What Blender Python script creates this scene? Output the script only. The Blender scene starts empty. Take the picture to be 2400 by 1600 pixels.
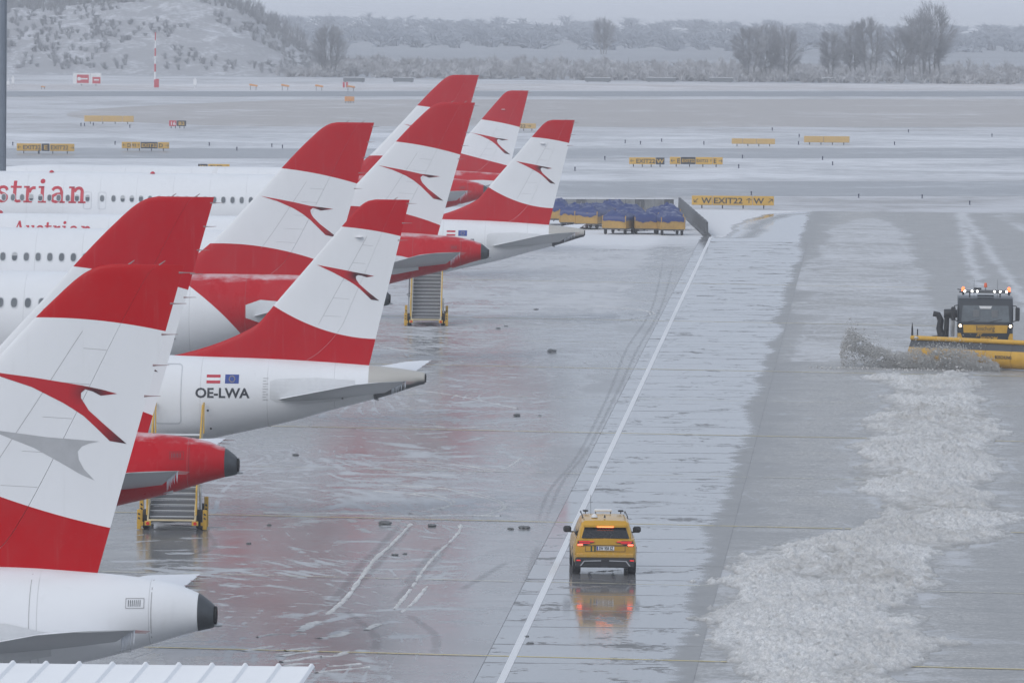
import bpy, bmesh, math, random
import numpy as np
from mathutils import Vector, Matrix
from mathutils.geometry import tessellate_polygon

# ------------------------------------------------------------------ camera
sc = bpy.context.scene
C = sc.collection
F_PX, CAM_H = 16500.0, 17.36            # focal length in pixels of a 2400 px wide picture, eye height in metres
PITCH, ROLL = math.atan(849.0 / F_PX), 0.011
fw = Vector((0, math.cos(PITCH), -math.sin(PITCH)))
up0 = Vector((0, math.sin(PITCH), math.cos(PITCH)))
rt0 = Vector((1, 0, 0))
rt = rt0 * math.cos(ROLL) + up0 * math.sin(ROLL)
up = up0 * math.cos(ROLL) - rt0 * math.sin(ROLL)
cam_d = bpy.data.cameras.new('camera')
cam = bpy.data.objects.new('camera', cam_d)
C.objects.link(cam)
cam_d.sensor_width = 36.0
cam_d.sensor_fit = 'HORIZONTAL'
cam_d.lens = F_PX / 2400.0 * 36.0
cam_d.clip_start = 1.0
cam_d.clip_end = 40000.0
m = Matrix((rt, up, -fw)).transposed().to_4x4()
m.translation = (0, 0, CAM_H)
cam.matrix_world = m
sc.camera = cam

# ------------------------------------------------------------------ sky, sun, exposure
SUN_EL, SUN_AZ = math.radians(38), math.radians(215)     # azimuth clockwise from +Y
world = bpy.data.worlds.new('World')
sc.world = world
world.use_nodes = True
wn, wl = world.node_tree.nodes, world.node_tree.links
wn.clear()
w_out = wn.new('ShaderNodeOutputWorld')
w_sky = wn.new('ShaderNodeTexSky')
w_sky.sky_type = 'NISHITA'
w_sky.sun_disc = False
w_sky.sun_elevation = SUN_EL
w_sky.sun_rotation = SUN_AZ
w_sky.air_density = 1.0
w_sky.dust_density = 4.0
w_sky.ozone_density = 1.0
w_hsv = wn.new('ShaderNodeHueSaturation')
w_hsv.inputs['Saturation'].default_value = 0.3           # cloud cover takes the blue out of the sky
w_mix = wn.new('ShaderNodeMix')
w_mix.data_type = 'RGBA'
w_mix.inputs['Factor'].default_value = 0.8
w_mix.inputs['B'].default_value = (4.4, 4.98, 6.0, 1)      # even layer of cloud
w_bg = wn.new('ShaderNodeBackground')
w_bg.inputs['Strength'].default_value = 0.131
wl.new(w_sky.outputs[0], w_hsv.inputs['Color'])
wl.new(w_hsv.outputs[0], w_mix.inputs['A'])
wl.new(w_mix.outputs['Result'], w_bg.inputs['Color'])
wl.new(w_bg.outputs[0], w_out.inputs['Surface'])

sun_d = bpy.data.lights.new('sun', 'SUN')
sun_d.energy = 0.95
sun_d.angle = math.radians(30)
sun_d.color = (1.0, 0.97, 0.94)
sun = bpy.data.objects.new('sun', sun_d)
C.objects.link(sun)
sd = Vector((math.sin(SUN_AZ) * math.cos(SUN_EL), math.cos(SUN_AZ) * math.cos(SUN_EL), math.sin(SUN_EL)))
sun.rotation_euler = (-sd).to_track_quat('-Z', 'Y').to_euler()

sc.view_settings.view_transform = 'Standard'
sc.view_settings.look = 'None'
sc.view_settings.exposure = 0.0
sc.view_settings.gamma = 1.0
sc.view_settings.use_curve_mapping = False
HAZE_D = 0.00029
sc.render.engine = 'CYCLES'
sc.cycles.use_denoising = True
sc.cycles.max_bounces = 8
sc.cycles.diffuse_bounces = 3
sc.cycles.glossy_bounces = 3
sc.cycles.transmission_bounces = 4
sc.cycles.transparent_max_bounces = 12
sc.cycles.volume_bounces = 2
sc.cycles.sample_clamp_indirect = 6.0

# ------------------------------------------------------------------ helpers
rnd = random.Random(7)
NP = np.random.RandomState(11)

def ray(px, py):
    return fw + rt * ((px - 1200) / F_PX) - up * ((py - 800) / F_PX)

def atz(px, py, z=0.0):
    """where the line of sight through a photo pixel meets height z"""
    d = ray(px, py)
    return Vector((0, 0, CAM_H)) + d * ((z - CAM_H) / d.z)

def aty(px, py, y):
    """the point on the line of sight at distance y"""
    d = ray(px, py)
    return Vector((0, 0, CAM_H)) + d * (y / d.y)

def link_node(nt, a, b):
    nt.links.new(a, b)

class NT:
    """small node-tree writer"""
    def __init__(s, name):
        s.m = bpy.data.materials.new(name)
        s.m.use_nodes = True
        s.t = s.m.node_tree
        s.t.nodes.clear()
        s.out = s.t.nodes.new('ShaderNodeOutputMaterial')
        s.bsdf = s.t.nodes.new('ShaderNodeBsdfPrincipled')
        s.t.links.new(s.bsdf.outputs[0], s.out.inputs[0])
        s._co = None
    def n(s, typ, **kw):
        nd = s.t.nodes.new(typ)
        for k, v in kw.items():
            setattr(nd, k, v)
        return nd
    def l(s, a, b):
        s.t.links.new(a, b)
    def _in(s, sock, v):
        if v is None:
            return
        if hasattr(v, 'is_output') or isinstance(v, bpy.types.NodeSocket):
            s.t.links.new(v, sock)
        elif isinstance(v, (tuple, list)) and len(v) == 3 and sock.type == 'RGBA':
            sock.default_value = (*v, 1)
        else:
            sock.default_value = v
    def co(s, kind='Object'):
        if s._co is None:
            s._co = s.n('ShaderNodeTexCoord')
        return s._co.outputs[kind]
    def pos(s):
        return s.n('ShaderNodeNewGeometry').outputs['Position']
    def mp(s, vec, scale=(1, 1, 1), rot=(0, 0, 0), loc=(0, 0, 0)):
        nd = s.n('ShaderNodeMapping')
        s.l(vec, nd.inputs['Vector'])
        nd.inputs['Scale'].default_value = scale
        nd.inputs['Rotation'].default_value = rot
        nd.inputs['Location'].default_value = loc
        return nd.outputs[0]
    def noise(s, vec, scale=1.0, detail=4.0, rough=0.55, dist=0.0, out='Fac'):
        nd = s.n('ShaderNodeTexNoise')
        s.l(vec, nd.inputs['Vector'])
        nd.inputs['Scale'].default_value = scale
        nd.inputs['Detail'].default_value = detail
        nd.inputs['Roughness'].default_value = rough
        nd.inputs['Distortion'].default_value = dist
        return nd.outputs[out]
    def math(s, op, a, b=None, c=None, clamp=False):
        nd = s.n('ShaderNodeMath', operation=op, use_clamp=clamp)
        s._in(nd.inputs[0], a)
        s._in(nd.inputs[1], b)
        if c is not None:
            s._in(nd.inputs[2], c)
        return nd.outputs[0]
    def ramp(s, v, lo, hi, smooth=True):
        nd = s.n('ShaderNodeMapRange')
        nd.interpolation_type = 'SMOOTHSTEP' if smooth else 'LINEAR'
        s._in(nd.inputs['Value'], v)
        s._in(nd.inputs['From Min'], lo)
        s._in(nd.inputs['From Max'], hi)
        return nd.outputs['Result']
    def lerp(s, v, a, b):
        nd = s.n('ShaderNodeMapRange')
        s._in(nd.inputs['Value'], v)
        s._in(nd.inputs['To Min'], a)
        s._in(nd.inputs['To Max'], b)
        return nd.outputs['Result']
    def mix(s, f, a, b):
        nd = s.n('ShaderNodeMix', data_type='RGBA')
        s._in(nd.inputs['Factor'], f)
        s._in(nd.inputs['A'], a)
        s._in(nd.inputs['B'], b)
        return nd.outputs['Result']
    def xyz(s, vec):
        nd = s.n('ShaderNodeSeparateXYZ')
        s.l(vec, nd.inputs[0])
        return nd.outputs
    def attr(s, name):
        return s.n('ShaderNodeAttribute', attribute_name=name).outputs['Fac']
    def bump(s, h, strength=0.3, dist=0.02):
        nd = s.n('ShaderNodeBump')
        s._in(nd.inputs['Height'], h)
        nd.inputs['Strength'].default_value = strength
        nd.inputs['Distance'].default_value = dist
        s.l(nd.outputs[0], s.bsdf.inputs['Normal'])
        return nd
    def set(s, **kw):
        for k, v in kw.items():
            s._in(s.bsdf.inputs[k.replace('_', ' ')], v)
        return s.m

def mat_basic(name, col, rough=0.5, metal=0.0, var=0.12, scale=3.0, bump=0.0, spec=0.5):
    """plain coloured surface with a little uneven dirt"""
    t = NT(name)
    n1 = t.noise(t.co(), scale, 5, 0.6)
    n2 = t.noise(t.co(), scale * 7, 3, 0.6)
    f = t.math('ADD', t.math('MULTIPLY', n1, 0.7), t.math('MULTIPLY', n2, 0.3))
    lo = tuple(c * (1 - 2 * var) for c in col)
    hi = tuple(min(1, c * (1 + 2 * var)) for c in col)
    t.set(Base_Color=t.mix(f, lo, hi), Roughness=t.lerp(n2, max(0.03, rough - 0.08), min(1, rough + 0.12)), Metallic=metal)
    t.bsdf.inputs['Specular IOR Level'].default_value = spec
    if bump:
        t.bump(n2, bump, 0.01)
    return t.m

def mat_frosted(name, col, rough=0.4, frost=0.5, snowc=(0.78, 0.8, 0.83), lo=0.35, hi=0.9):
    """paint with frost and snow lying on the faces that look up"""
    t = NT(name)
    n1 = t.noise(t.mp(t.co(), (1, 1, 1)), 1.6, 6, 0.65)
    n2 = t.noise(t.co(), 9, 3, 0.6)
    nz = t.xyz(t.n('ShaderNodeNewGeometry').outputs['Normal'])['Z']
    f = t.math('MULTIPLY', t.ramp(t.math('ADD', nz, t.math('MULTIPLY', t.math('SUBTRACT', n1, 0.5), 0.7)), lo, hi), frost)
    base = t.mix(n2, tuple(c * 0.9 for c in col), tuple(min(1, c * 1.08) for c in col))
    t.set(Base_Color=t.mix(f, base, snowc), Roughness=t.lerp(f, rough, 0.75))
    return t.m

def mat_emit(name, col, strength):
    t = NT(name)
    t.set(Base_Color=col, Emission_Color=col, Emission_Strength=strength, Roughness=0.2)
    return t.m

class MB:
    """collects shapes for ONE mesh"""
    def __init__(s):
        s.v, s.f, s.mi, s.cur = [], [], [], 0
    def add(s, verts, faces):
        o = len(s.v)
        s.v.extend([tuple(p) for p in verts])
        for f in faces:
            s.f.append([i + o for i in f])
            s.mi.append(s.cur)
        return s
    def box(s, c, size, rot=None, taper=None):
        x, y, z = size[0] / 2, size[1] / 2, size[2] / 2
        tx, ty = taper or (1, 1)
        P = [Vector(p) for p in ((-x, -y, -z), (x, -y, -z), (x, y, -z), (-x, y, -z), (-x * tx, -y * ty, z), (x * tx, -y * ty, z), (x * tx, y * ty, z), (-x * tx, y * ty, z))]
        if rot is not None:
            P = [rot @ p for p in P]
        return s.add([p + Vector(c) for p in P], [(3, 2, 1, 0), (4, 5, 6, 7), (0, 1, 5, 4), (1, 2, 6, 5), (2, 3, 7, 6), (3, 0, 4, 7)])
    def bbox(s, c, size, b=0.02, rot=None):
        """box with chamfered edges"""
        x, y, z = size[0] / 2, size[1] / 2, size[2] / 2
        b = min(b, x * 0.9, y * 0.9, z * 0.9)
        bm = bmesh.new()
        bmesh.ops.create_cube(bm, size=2)
        for v in bm.verts:
            v.co = Vector((v.co.x * x, v.co.y * y, v.co.z * z))
        bmesh.ops.bevel(bm, geom=list(bm.edges), offset=b, segments=1, affect='EDGES')
        return s.addbm(bm, c, rot)
    def addbm(s, bm, c=(0, 0, 0), rot=None):
        bm.verts.index_update()
        P = [v.co.copy() for v in bm.verts]
        if rot is not None:
            P = [rot @ p for p in P]
        s.add([p + Vector(c) for p in P], [[v.index for v in f.verts] for f in bm.faces])
        bm.free()
        return s
    def tube(s, pts, r, n=8, cap=True, r2=None):
        pts = [Vector(p) for p in pts]
        k = len(pts)
        rr = r if isinstance(r, (list, tuple)) else [r + ((r2 if r2 is not None else r) - r) * i / max(1, k - 1) for i in range(k)]
        V, Fc = [], []
        for i, p in enumerate(pts):
            d = (pts[min(i + 1, k - 1)] - pts[max(i - 1, 0)]).normalized()
            a = d.cross(Vector((0, 0, 1)))
            if a.length < 1e-3:
                a = d.cross(Vector((1, 0, 0)))
            a.normalize()
            b = a.cross(d)
            for j in range(n):
                t = 2 * math.pi * j / n
                V.append(p + (a * math.cos(t) + b * math.sin(t)) * rr[i])
        for i in range(k - 1):
            for j in range(n):
                Fc.append((i * n + j, i * n + (j + 1) % n, (i + 1) * n + (j + 1) % n, (i + 1) * n + j))
        if cap:
            Fc.append(tuple(range(n - 1, -1, -1)))
            Fc.append(tuple((k - 1) * n + j for j in range(n)))
        return s.add(V, Fc)
    def lathe(s, prof, axis='Z', c=(0, 0, 0), n=20, rot=None):
        """prof: (along, radius) pairs"""
        V, Fc = [], []
        for (h, r) in prof:
            for j in range(n):
                t = 2 * math.pi * j / n
                a, b = r * math.cos(t), r * math.sin(t)
                p = Vector({'Z': (a, b, h), 'X': (h, a, b), 'Y': (b, h, a)}[axis])
                if rot is not None:
                    p = rot @ p
                V.append(p + Vector(c))
        k = len(prof)
        for i in range(k - 1):
            for j in range(n):
                Fc.append((i * n + j, i * n + (j + 1) % n, (i + 1) * n + (j + 1) % n, (i + 1) * n + j))
        Fc.append(tuple(range(n - 1, -1, -1)))
        Fc.append(tuple((k - 1) * n + j for j in range(n)))
        return s.add(V, Fc)
    def prism(s, poly, axis, a, b):
        """polygon extruded along an axis from a to b; poly holds the other two coordinates in order"""
        def mk(p, t):
            return {'X': (t, p[0], p[1]), 'Y': (p[0], t, p[1]), 'Z': (p[0], p[1], t)}[axis]
        n = len(poly)
        V = [mk(p, a) for p in poly] + [mk(p, b) for p in poly]
        Fc = [tuple(range(n - 1, -1, -1)), tuple(range(n, 2 * n))] + [(i, (i + 1) % n, (i + 1) % n + n, i + n) for i in range(n)]
        return s.add(V, Fc)
    def grid(s, rows, closed=False):
        k, n = len(rows), len(rows[0])
        V = [p for r in rows for p in r]
        Fc = []
        for i in range(k - 1):
            for j in range(n if closed else n - 1):
                Fc.append((i * n + j, i * n + (j + 1) % n, (i + 1) * n + (j + 1) % n, (i + 1) * n + j))
        return s.add(V, Fc)
    def ico(s, c, r, sub=1, squash=(1, 1, 1), jit=0.0):
        bm = bmesh.new()
        bmesh.ops.create_icosphere(bm, subdivisions=sub, radius=1)
        for v in bm.verts:
            k = 1 + (rnd.random() - 0.5) * 2 * jit
            v.co = Vector((v.co.x * r * squash[0] * k, v.co.y * r * squash[1] * k, v.co.z * r * squash[2] * k))
        return s.addbm(bm, c)
    def build(s, name, mats, parent=None, smooth=False, fix=True, loc=None):
        me = bpy.data.meshes.new(name)
        me.from_pydata(s.v, [], s.f)
        if not isinstance(mats, (list, tuple)):
            mats = [mats]
        for mm in mats:
            me.materials.append(mm)
        if len(mats) > 1:
            me.polygons.foreach_set('material_index', s.mi)
        if fix:
            bm = bmesh.new()
            bm.from_mesh(me)
            bmesh.ops.recalc_face_normals(bm, faces=bm.faces)
            bm.to_mesh(me)
            bm.free()
        if smooth:
            me.polygons.foreach_set('use_smooth', [True] * len(me.polygons))
            if smooth != True:
                me.set_sharp_from_angle(angle=math.radians(smooth))
        me.update()
        o = bpy.data.objects.new(name, me)
        C.objects.link(o)
        if parent is not None:
            o.parent = parent
        if loc is not None:
            o.location = loc
        return o

def empty(name, loc, rz=0.0):
    o = bpy.data.objects.new(name, None)
    C.objects.link(o)
    o.location = loc
    o.rotation_euler = (0, 0, rz)
    return o

def tag(o, label, cat, group=None):
    o['label'] = label
    o['category'] = cat
    if group:
        o['group'] = group
    return o

def kind(o, k):
    o['kind'] = k
    return o

def copy_tree(o, parent=None):
    c = o.copy()
    C.objects.link(c)
    c.parent = parent
    for ch in list(o.children):
        copy_tree(ch, c)
    return c

def pchip(xs, ys, x):
    """monotone smooth interpolation"""
    xs, ys = np.asarray(xs, float), np.asarray(ys, float)
    x = np.clip(np.asarray(x, float), xs[0], xs[-1])
    h = np.diff(xs)
    d = np.diff(ys) / h
    mm = np.zeros_like(xs)
    for i in range(1, len(xs) - 1):
        if d[i - 1] * d[i] > 0:
            w1, w2 = 2 * h[i] + h[i - 1], h[i] + 2 * h[i - 1]
            mm[i] = (w1 + w2) / (w1 / d[i - 1] + w2 / d[i])
    mm[0], mm[-1] = d[0], d[-1]
    i = np.clip(np.searchsorted(xs, x, side='right') - 1, 0, len(xs) - 2)
    t = (x - xs[i]) / h[i]
    return ((1 + 2 * t) * (1 - t) ** 2 * ys[i] + t * (1 - t) ** 2 * h[i] * mm[i] + t * t * (3 - 2 * t) * ys[i + 1] + t * t * (t - 1) * h[i] * mm[i + 1])

def text_bm(s, size, bold=0.0, align='LEFT'):
    """flat lettering in the x-z plane"""
    cu = bpy.data.curves.new('lettering', 'FONT')
    cu.body = s
    cu.size = size
    cu.offset = bold
    cu.align_x = align
    cu.resolution_u = 3
    ob = bpy.data.objects.new('lettering', cu)
    C.objects.link(ob)
    dg = bpy.context.evaluated_depsgraph_get()
    me = bpy.data.meshes.new_from_object(ob.evaluated_get(dg))
    bm = bmesh.new()
    bm.from_mesh(me)
    for v in bm.verts:
        v.co = Vector((v.co.x, 0, v.co.y))
    bpy.data.objects.remove(ob)
    bpy.data.curves.remove(cu)
    bpy.data.meshes.remove(me)
    return bm

def poly_bm(polys):
    """flat polygons in the x-z plane"""
    bm = bmesh.new()
    for P in polys:
        vs = [bm.verts.new((p[0], 0, p[1])) for p in P]
        for t in tessellate_polygon([[Vector((p[0], p[1], 0)) for p in P]]):
            bm.faces.new([vs[i] for i in t])
    return bm

def cut_grid(bm, du, dv):
    """slice a flat bmesh along a grid so that it can follow a curved surface"""
    xs = [v.co.x for v in bm.verts]
    zs = [v.co.z for v in bm.verts]
    if du:
        x = math.floor(min(xs) / du) * du + du
        while x < max(xs):
            bmesh.ops.bisect_plane(bm, geom=bm.verts[:] + bm.edges[:] + bm.faces[:], plane_co=(x, 0, 0), plane_no=(1, 0, 0))
            x += du
    if dv:
        z = math.floor(min(zs) / dv) * dv + dv
        while z < max(zs):
            bmesh.ops.bisect_plane(bm, geom=bm.verts[:] + bm.edges[:] + bm.faces[:], plane_co=(0, 0, z), plane_no=(0, 0, 1))
            z += dv
    return bm

def bm_obj(bm, name, mats, parent=None):
    me = bpy.data.meshes.new(name)
    bm.to_mesh(me)
    bm.free()
    for mm in (mats if isinstance(mats, (list, tuple)) else [mats]):
        me.materials.append(mm)
    o = bpy.data.objects.new(name, me)
    C.objects.link(o)
    o.parent = parent
    return o

def fbm(x, y, scale, octs=4, seed=0, rough=0.5):
    """tileless value noise on numpy arrays, about -1..1"""
    out = np.zeros_like(x, dtype=float)
    amp, tot = 1.0, 0.0
    for o in range(octs):
        fx, fy = x * scale, y * scale
        ix, iy = np.floor(fx).astype(np.int64), np.floor(fy).astype(np.int64)
        tx, ty = fx - ix, fy - iy
        tx, ty = tx * tx * (3 - 2 * tx), ty * ty * (3 - 2 * ty)
        def hsh(a, b):
            h = (a * 374761393 + b * 668265263 + (seed + o * 17) * 974634777) & 0xFFFFFFFF
            h = ((h ^ (h >> 13)) * 1274126177) & 0xFFFFFFFF
            h = h ^ (h >> 16)
            return (h & 0xFFFF) / 32767.5 - 1
        v = (hsh(ix, iy) * (1 - tx) + hsh(ix + 1, iy) * tx) * (1 - ty) + (hsh(ix, iy + 1) * (1 - tx) + hsh(ix + 1, iy + 1) * tx) * ty
        out += v * amp
        tot += amp
        amp *= rough
        scale *= 2.03
    return out / tot

def poly_sdf(X, Y, P):
    """signed distance to a polygon, positive inside"""
    d = np.full(X.shape, 1e9)
    ins = np.zeros(X.shape, bool)
    n = len(P)
    for i in range(n):
        ax, ay = P[i]
        bx, by = P[(i + 1) % n]
        ex, ey = bx - ax, by - ay
        t = np.clip(((X - ax) * ex + (Y - ay) * ey) / (ex * ex + ey * ey + 1e-12), 0, 1)
        d = np.minimum(d, np.hypot(X - ax - t * ex, Y - ay - t * ey))
        c = ((ay > Y) != (by > Y)) & (X < ex * (Y - ay) / (ey + 1e-12) + ax)
        ins ^= c
    return np.where(ins, d, -d)

def grid_mesh(name, X, Y, Z, mat, attrs=None, mask=None, smooth=True, parent=None):
    """a ground sheet from 2-D arrays, with per-vertex float attributes"""
    k, n = X.shape
    co = np.stack([X, Y, Z], -1).reshape(-1, 3)
    idx = np.arange(k * n).reshape(k, n)
    q = np.stack([idx[:-1, :-1], idx[:-1, 1:], idx[1:, 1:], idx[1:, :-1]], -1)
    if mask is not None:
        q = q[(mask[:-1, :-1] | mask[:-1, 1:] | mask[1:, 1:] | mask[1:, :-1])]
    q = q.reshape(-1, 4)
    if mask is not None:
        used = np.unique(q)
        rem = np.full(k * n, -1)
        rem[used] = np.arange(len(used))
        q = rem[q]
        co = co[used]
    me = bpy.data.meshes.new(name)
    me.vertices.add(len(co))
    me.vertices.foreach_set('co', co.ravel())
    me.loops.add(len(q) * 4)
    me.loops.foreach_set('vertex_index', q.ravel())
    me.polygons.add(len(q))
    me.polygons.foreach_set('loop_start', np.arange(0, len(q) * 4, 4))
    me.update(calc_edges=True)
    me.validate()
    if smooth:
        me.polygons.foreach_set('use_smooth', np.ones(len(me.polygons), bool))
    for k2, A in (attrs or {}).items():
        a = me.attributes.new(k2, 'FLOAT', 'POINT')
        A = A.reshape(-1)
        if mask is not None:
            A = A[used]
        a.data.foreach_set('value', A.astype(np.float32))
    me.materials.append(mat)
    o = bpy.data.objects.new(name, me)
    C.objects.link(o)
    o.parent = parent
    return o

# ------------------------------------------------------------------ ground
def line_x(y):
    """the white edge line of the taxiway"""
    return -0.19 + 0.0447 * (y - 173.25)

def strip_r(y):
    return 4.2 + (y - 175) * 0.0062

def mat_apron():
    t = NT('wet_apron')
    P = t.pos()
    sl, dk, pale = t.attr('slush'), t.attr('dark'), t.attr('smear')
    big = t.noise(P, 0.09, 4, 0.6)
    mid = t.noise(P, 0.55, 5, 0.62, 0.6)
    fine = t.noise(P, 4.0, 6, 0.7)
    grain = t.noise(P, 30.0, 3, 0.7)
    # curved sweep marks: contour lines of a smooth field
    fld = t.noise(t.mp(P, (0.05, 0.018, 1)), 1.0, 1, 0.4, 0.5)
    ph = t.math('FRACT', t.math('MULTIPLY', fld, 46.0))
    line = t.math('SUBTRACT', 1.0, t.ramp(t.math('ABSOLUTE', t.math('SUBTRACT', ph, 0.5)), 0.02, 0.22))
    arcs = t.math('MULTIPLY', line, t.ramp(mid, 0.42, 0.62))
    fld2 = t.noise(t.mp(P, (0.11, 0.030, 1), loc=(7, 3, 0)), 1.0, 1, 0.4, 0.3)
    ph2 = t.math('FRACT', t.math('MULTIPLY', fld2, 30.0))
    line2 = t.math('SUBTRACT', 1.0, t.ramp(t.math('ABSOLUTE', t.math('SUBTRACT', ph2, 0.5)), 0.01, 0.12))
    arcs2 = t.math('MULTIPLY', line2, t.ramp(t.noise(P, 0.3, 4, 0.6), 0.45, 0.6))
    stk = t.noise(t.mp(P, (0.16, 2.4, 1), rot=(0, 0, 0.10)), 1.0, 5, 0.6, 0.8)
    stk2 = t.noise(t.mp(P, (0.22, 3.4, 1), rot=(0, 0, -0.14)), 1.0, 4, 0.6, 1.2)
    streak = t.math('MULTIPLY', t.ramp(t.math('MAXIMUM', stk, stk2), 0.58, 0.72), t.ramp(big, 0.35, 0.6))
    comb = t.math('ADD', t.math('MULTIPLY', mid, 0.40), t.math('ADD', t.math('MULTIPLY', fine, 0.33), t.math('MULTIPLY', big, 0.27)))
    comb = t.math('ADD', comb, t.math('MULTIPLY', t.math('MAXIMUM', arcs, arcs2), t.math('MULTIPLY', sl, 0.34)))
    comb = t.math('ADD', comb, t.math('MULTIPLY', streak, t.math('MULTIPLY', sl, 0.30)))
    th = t.math('SUBTRACT', 0.80, t.math('MULTIPLY', sl, 0.6))
    film = t.ramp(comb, t.math('SUBTRACT', th, 0.07), t.math('ADD', th, 0.10))
    conc = t.mix(t.math('ADD', t.math('MULTIPLY', mid, 0.6), t.math('MULTIPLY', grain, 0.4)), (0.105, 0.108, 0.112), (0.22, 0.223, 0.226))
    asph = t.mix(t.math('ADD', t.math('MULTIPLY', fine, 0.55), t.math('MULTIPLY', mid, 0.45)), (0.15, 0.152, 0.152), (0.35, 0.348, 0.342))
    base = t.mix(dk, conc, asph)
    ln = t.attr('lane')
    base = t.mix(ln, base, t.mix(t.math('ADD', t.math('MULTIPLY', mid, 0.5), t.math('MULTIPLY', grain, 0.5)), (0.2, 0.207, 0.22), (0.31, 0.316, 0.33)))
    grit = t.noise(t.mp(P, (1, 0.55, 1)), 11.0, 5, 0.75)
    smear_c = t.mix(t.ramp(t.math('ADD', t.math('MULTIPLY', grit, 0.65), t.math('MULTIPLY', fine, 0.35)), 0.36, 0.66), (0.17, 0.166, 0.158), (0.66, 0.65, 0.625))
    smear_m = t.math('MULTIPLY', pale, t.ramp(t.math('ADD', t.math('MULTIPLY', fine, 0.35), t.math('ADD', t.math('MULTIPLY', mid, 0.3), t.math('MULTIPLY', stk, 0.35))), 0.38, 0.60))
    base = t.mix(smear_m, base, smear_c)
    film2 = t.math('MULTIPLY', film, t.lerp(grain, 0.7, 1.0))
    snow = t.mix(t.math('MULTIPLY', sl, t.lerp(fine, 0.8, 1.2)), (0.30, 0.315, 0.335), (0.80, 0.81, 0.83))
    col = t.mix(film2, base, snow)
    r_wet = t.math('MULTIPLY', t.lerp(mid, 0.05, 0.28), t.math('SUBTRACT', 1.0, t.math('MULTIPLY', ln, 0.7)))
    rgh = t.math('MAXIMUM', r_wet, t.math('MULTIPLY', dk, 0.42))
    rgh = t.math('MAXIMUM', rgh, t.math('MULTIPLY', film, 0.75))
    rgh = t.math('MAXIMUM', rgh, t.math('MULTIPLY', smear_m, 0.65))
    t.set(Base_Color=col, Roughness=rgh)
    t.bsdf.inputs['IOR'].default_value = 1.36
    h = t.math('ADD', t.math('MULTIPLY', film, 0.6), t.math('MULTIPLY', fine, 0.25))
    t.bump(h, 0.10, 0.02)
    return t.m

def axis(lo, hi, dlo, dhi, step):
    """coordinates: dense between dlo and dhi, coarser outside"""
    a = list(np.arange(dlo, dhi, step))
    s, x = step, dlo
    left = []
    while x > lo:
        s *= 1.25
        x -= s
        left.append(max(x, lo))
    s, x = step, dhi
    right = [dhi]
    while x < hi:
        s *= 1.25
        x += s
        right.append(min(x, hi))
    return np.array(left[::-1] + a + right)

def P2(lst):
    return [tuple(atz(x, y)[:2]) for x, y in lst]

def zoomed(lst, ox, oy, k):
    return [(ox + x / k, oy + y / k) for x, y in lst]

# outline of the heap of slush left between the lanes, read off the photograph and laid on the ground
WINDROW = P2(zoomed([(1415, 75), (1440, 130), (1480, 250), (1540, 310), (1600, 370), (1530, 410), (1500, 450), (1560, 520), (1600, 550), (1530, 590), (1500, 640), (1580, 700), (1610, 790), (1590, 860), (1380, 915), (1300, 960), (1270, 1010), (1200, 1020), (1215, 1080), (1190, 1160), (1130, 1230), (1180, 1290), (1130, 1310), (1200, 1350), (1300, 1375), (1160, 1395), (1150, 1450), (1130, 1490), (1140, 1568), (1140, 1700), (180, 1700), (215, 1520), (280, 1475), (250, 1440), (170, 1400), (100, 1350), (110, 1270), (150, 1200), (180, 1180), (110, 1150), (180, 1120), (60, 1095), (0, 1080), (130, 1050), (200, 1040), (250, 1015), (190, 960), (300, 945), (430, 910), (560, 880), (700, 860), (750, 810), (830, 780), (900, 785), (1000, 740), (890, 670), (770, 635), (850, 610), (880, 580), (850, 540), (850, 480), (780, 430), (960, 375), (830, 350), (870, 290), (1000, 240), (920, 180), (1000, 140), (830, 90), (1000, 80), (1200, 95), (1300, 70)], 1600, 840, 2.064))
# slush not yet ploughed, beyond the truck
UNPLOWED = P2(zoomed([(560, 660), (800, 420), (900, 260), (1100, 180), (1450, 170), (1640, 300), (1780, 560), (1880, 820), (1930, 1040), (1800, 1176), (520, 1176), (640, 1060), (720, 900), (640, 780), (860, 690)], 1600, 450, 2.94))

CORNER = P2([(1672, 552), (1690, 556), (1712, 548), (1722, 530), (1748, 514), (1800, 502), (1900, 495), (2100, 490), (2450, 484), (2450, 460), (1560, 460), (1620, 540)])

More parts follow.
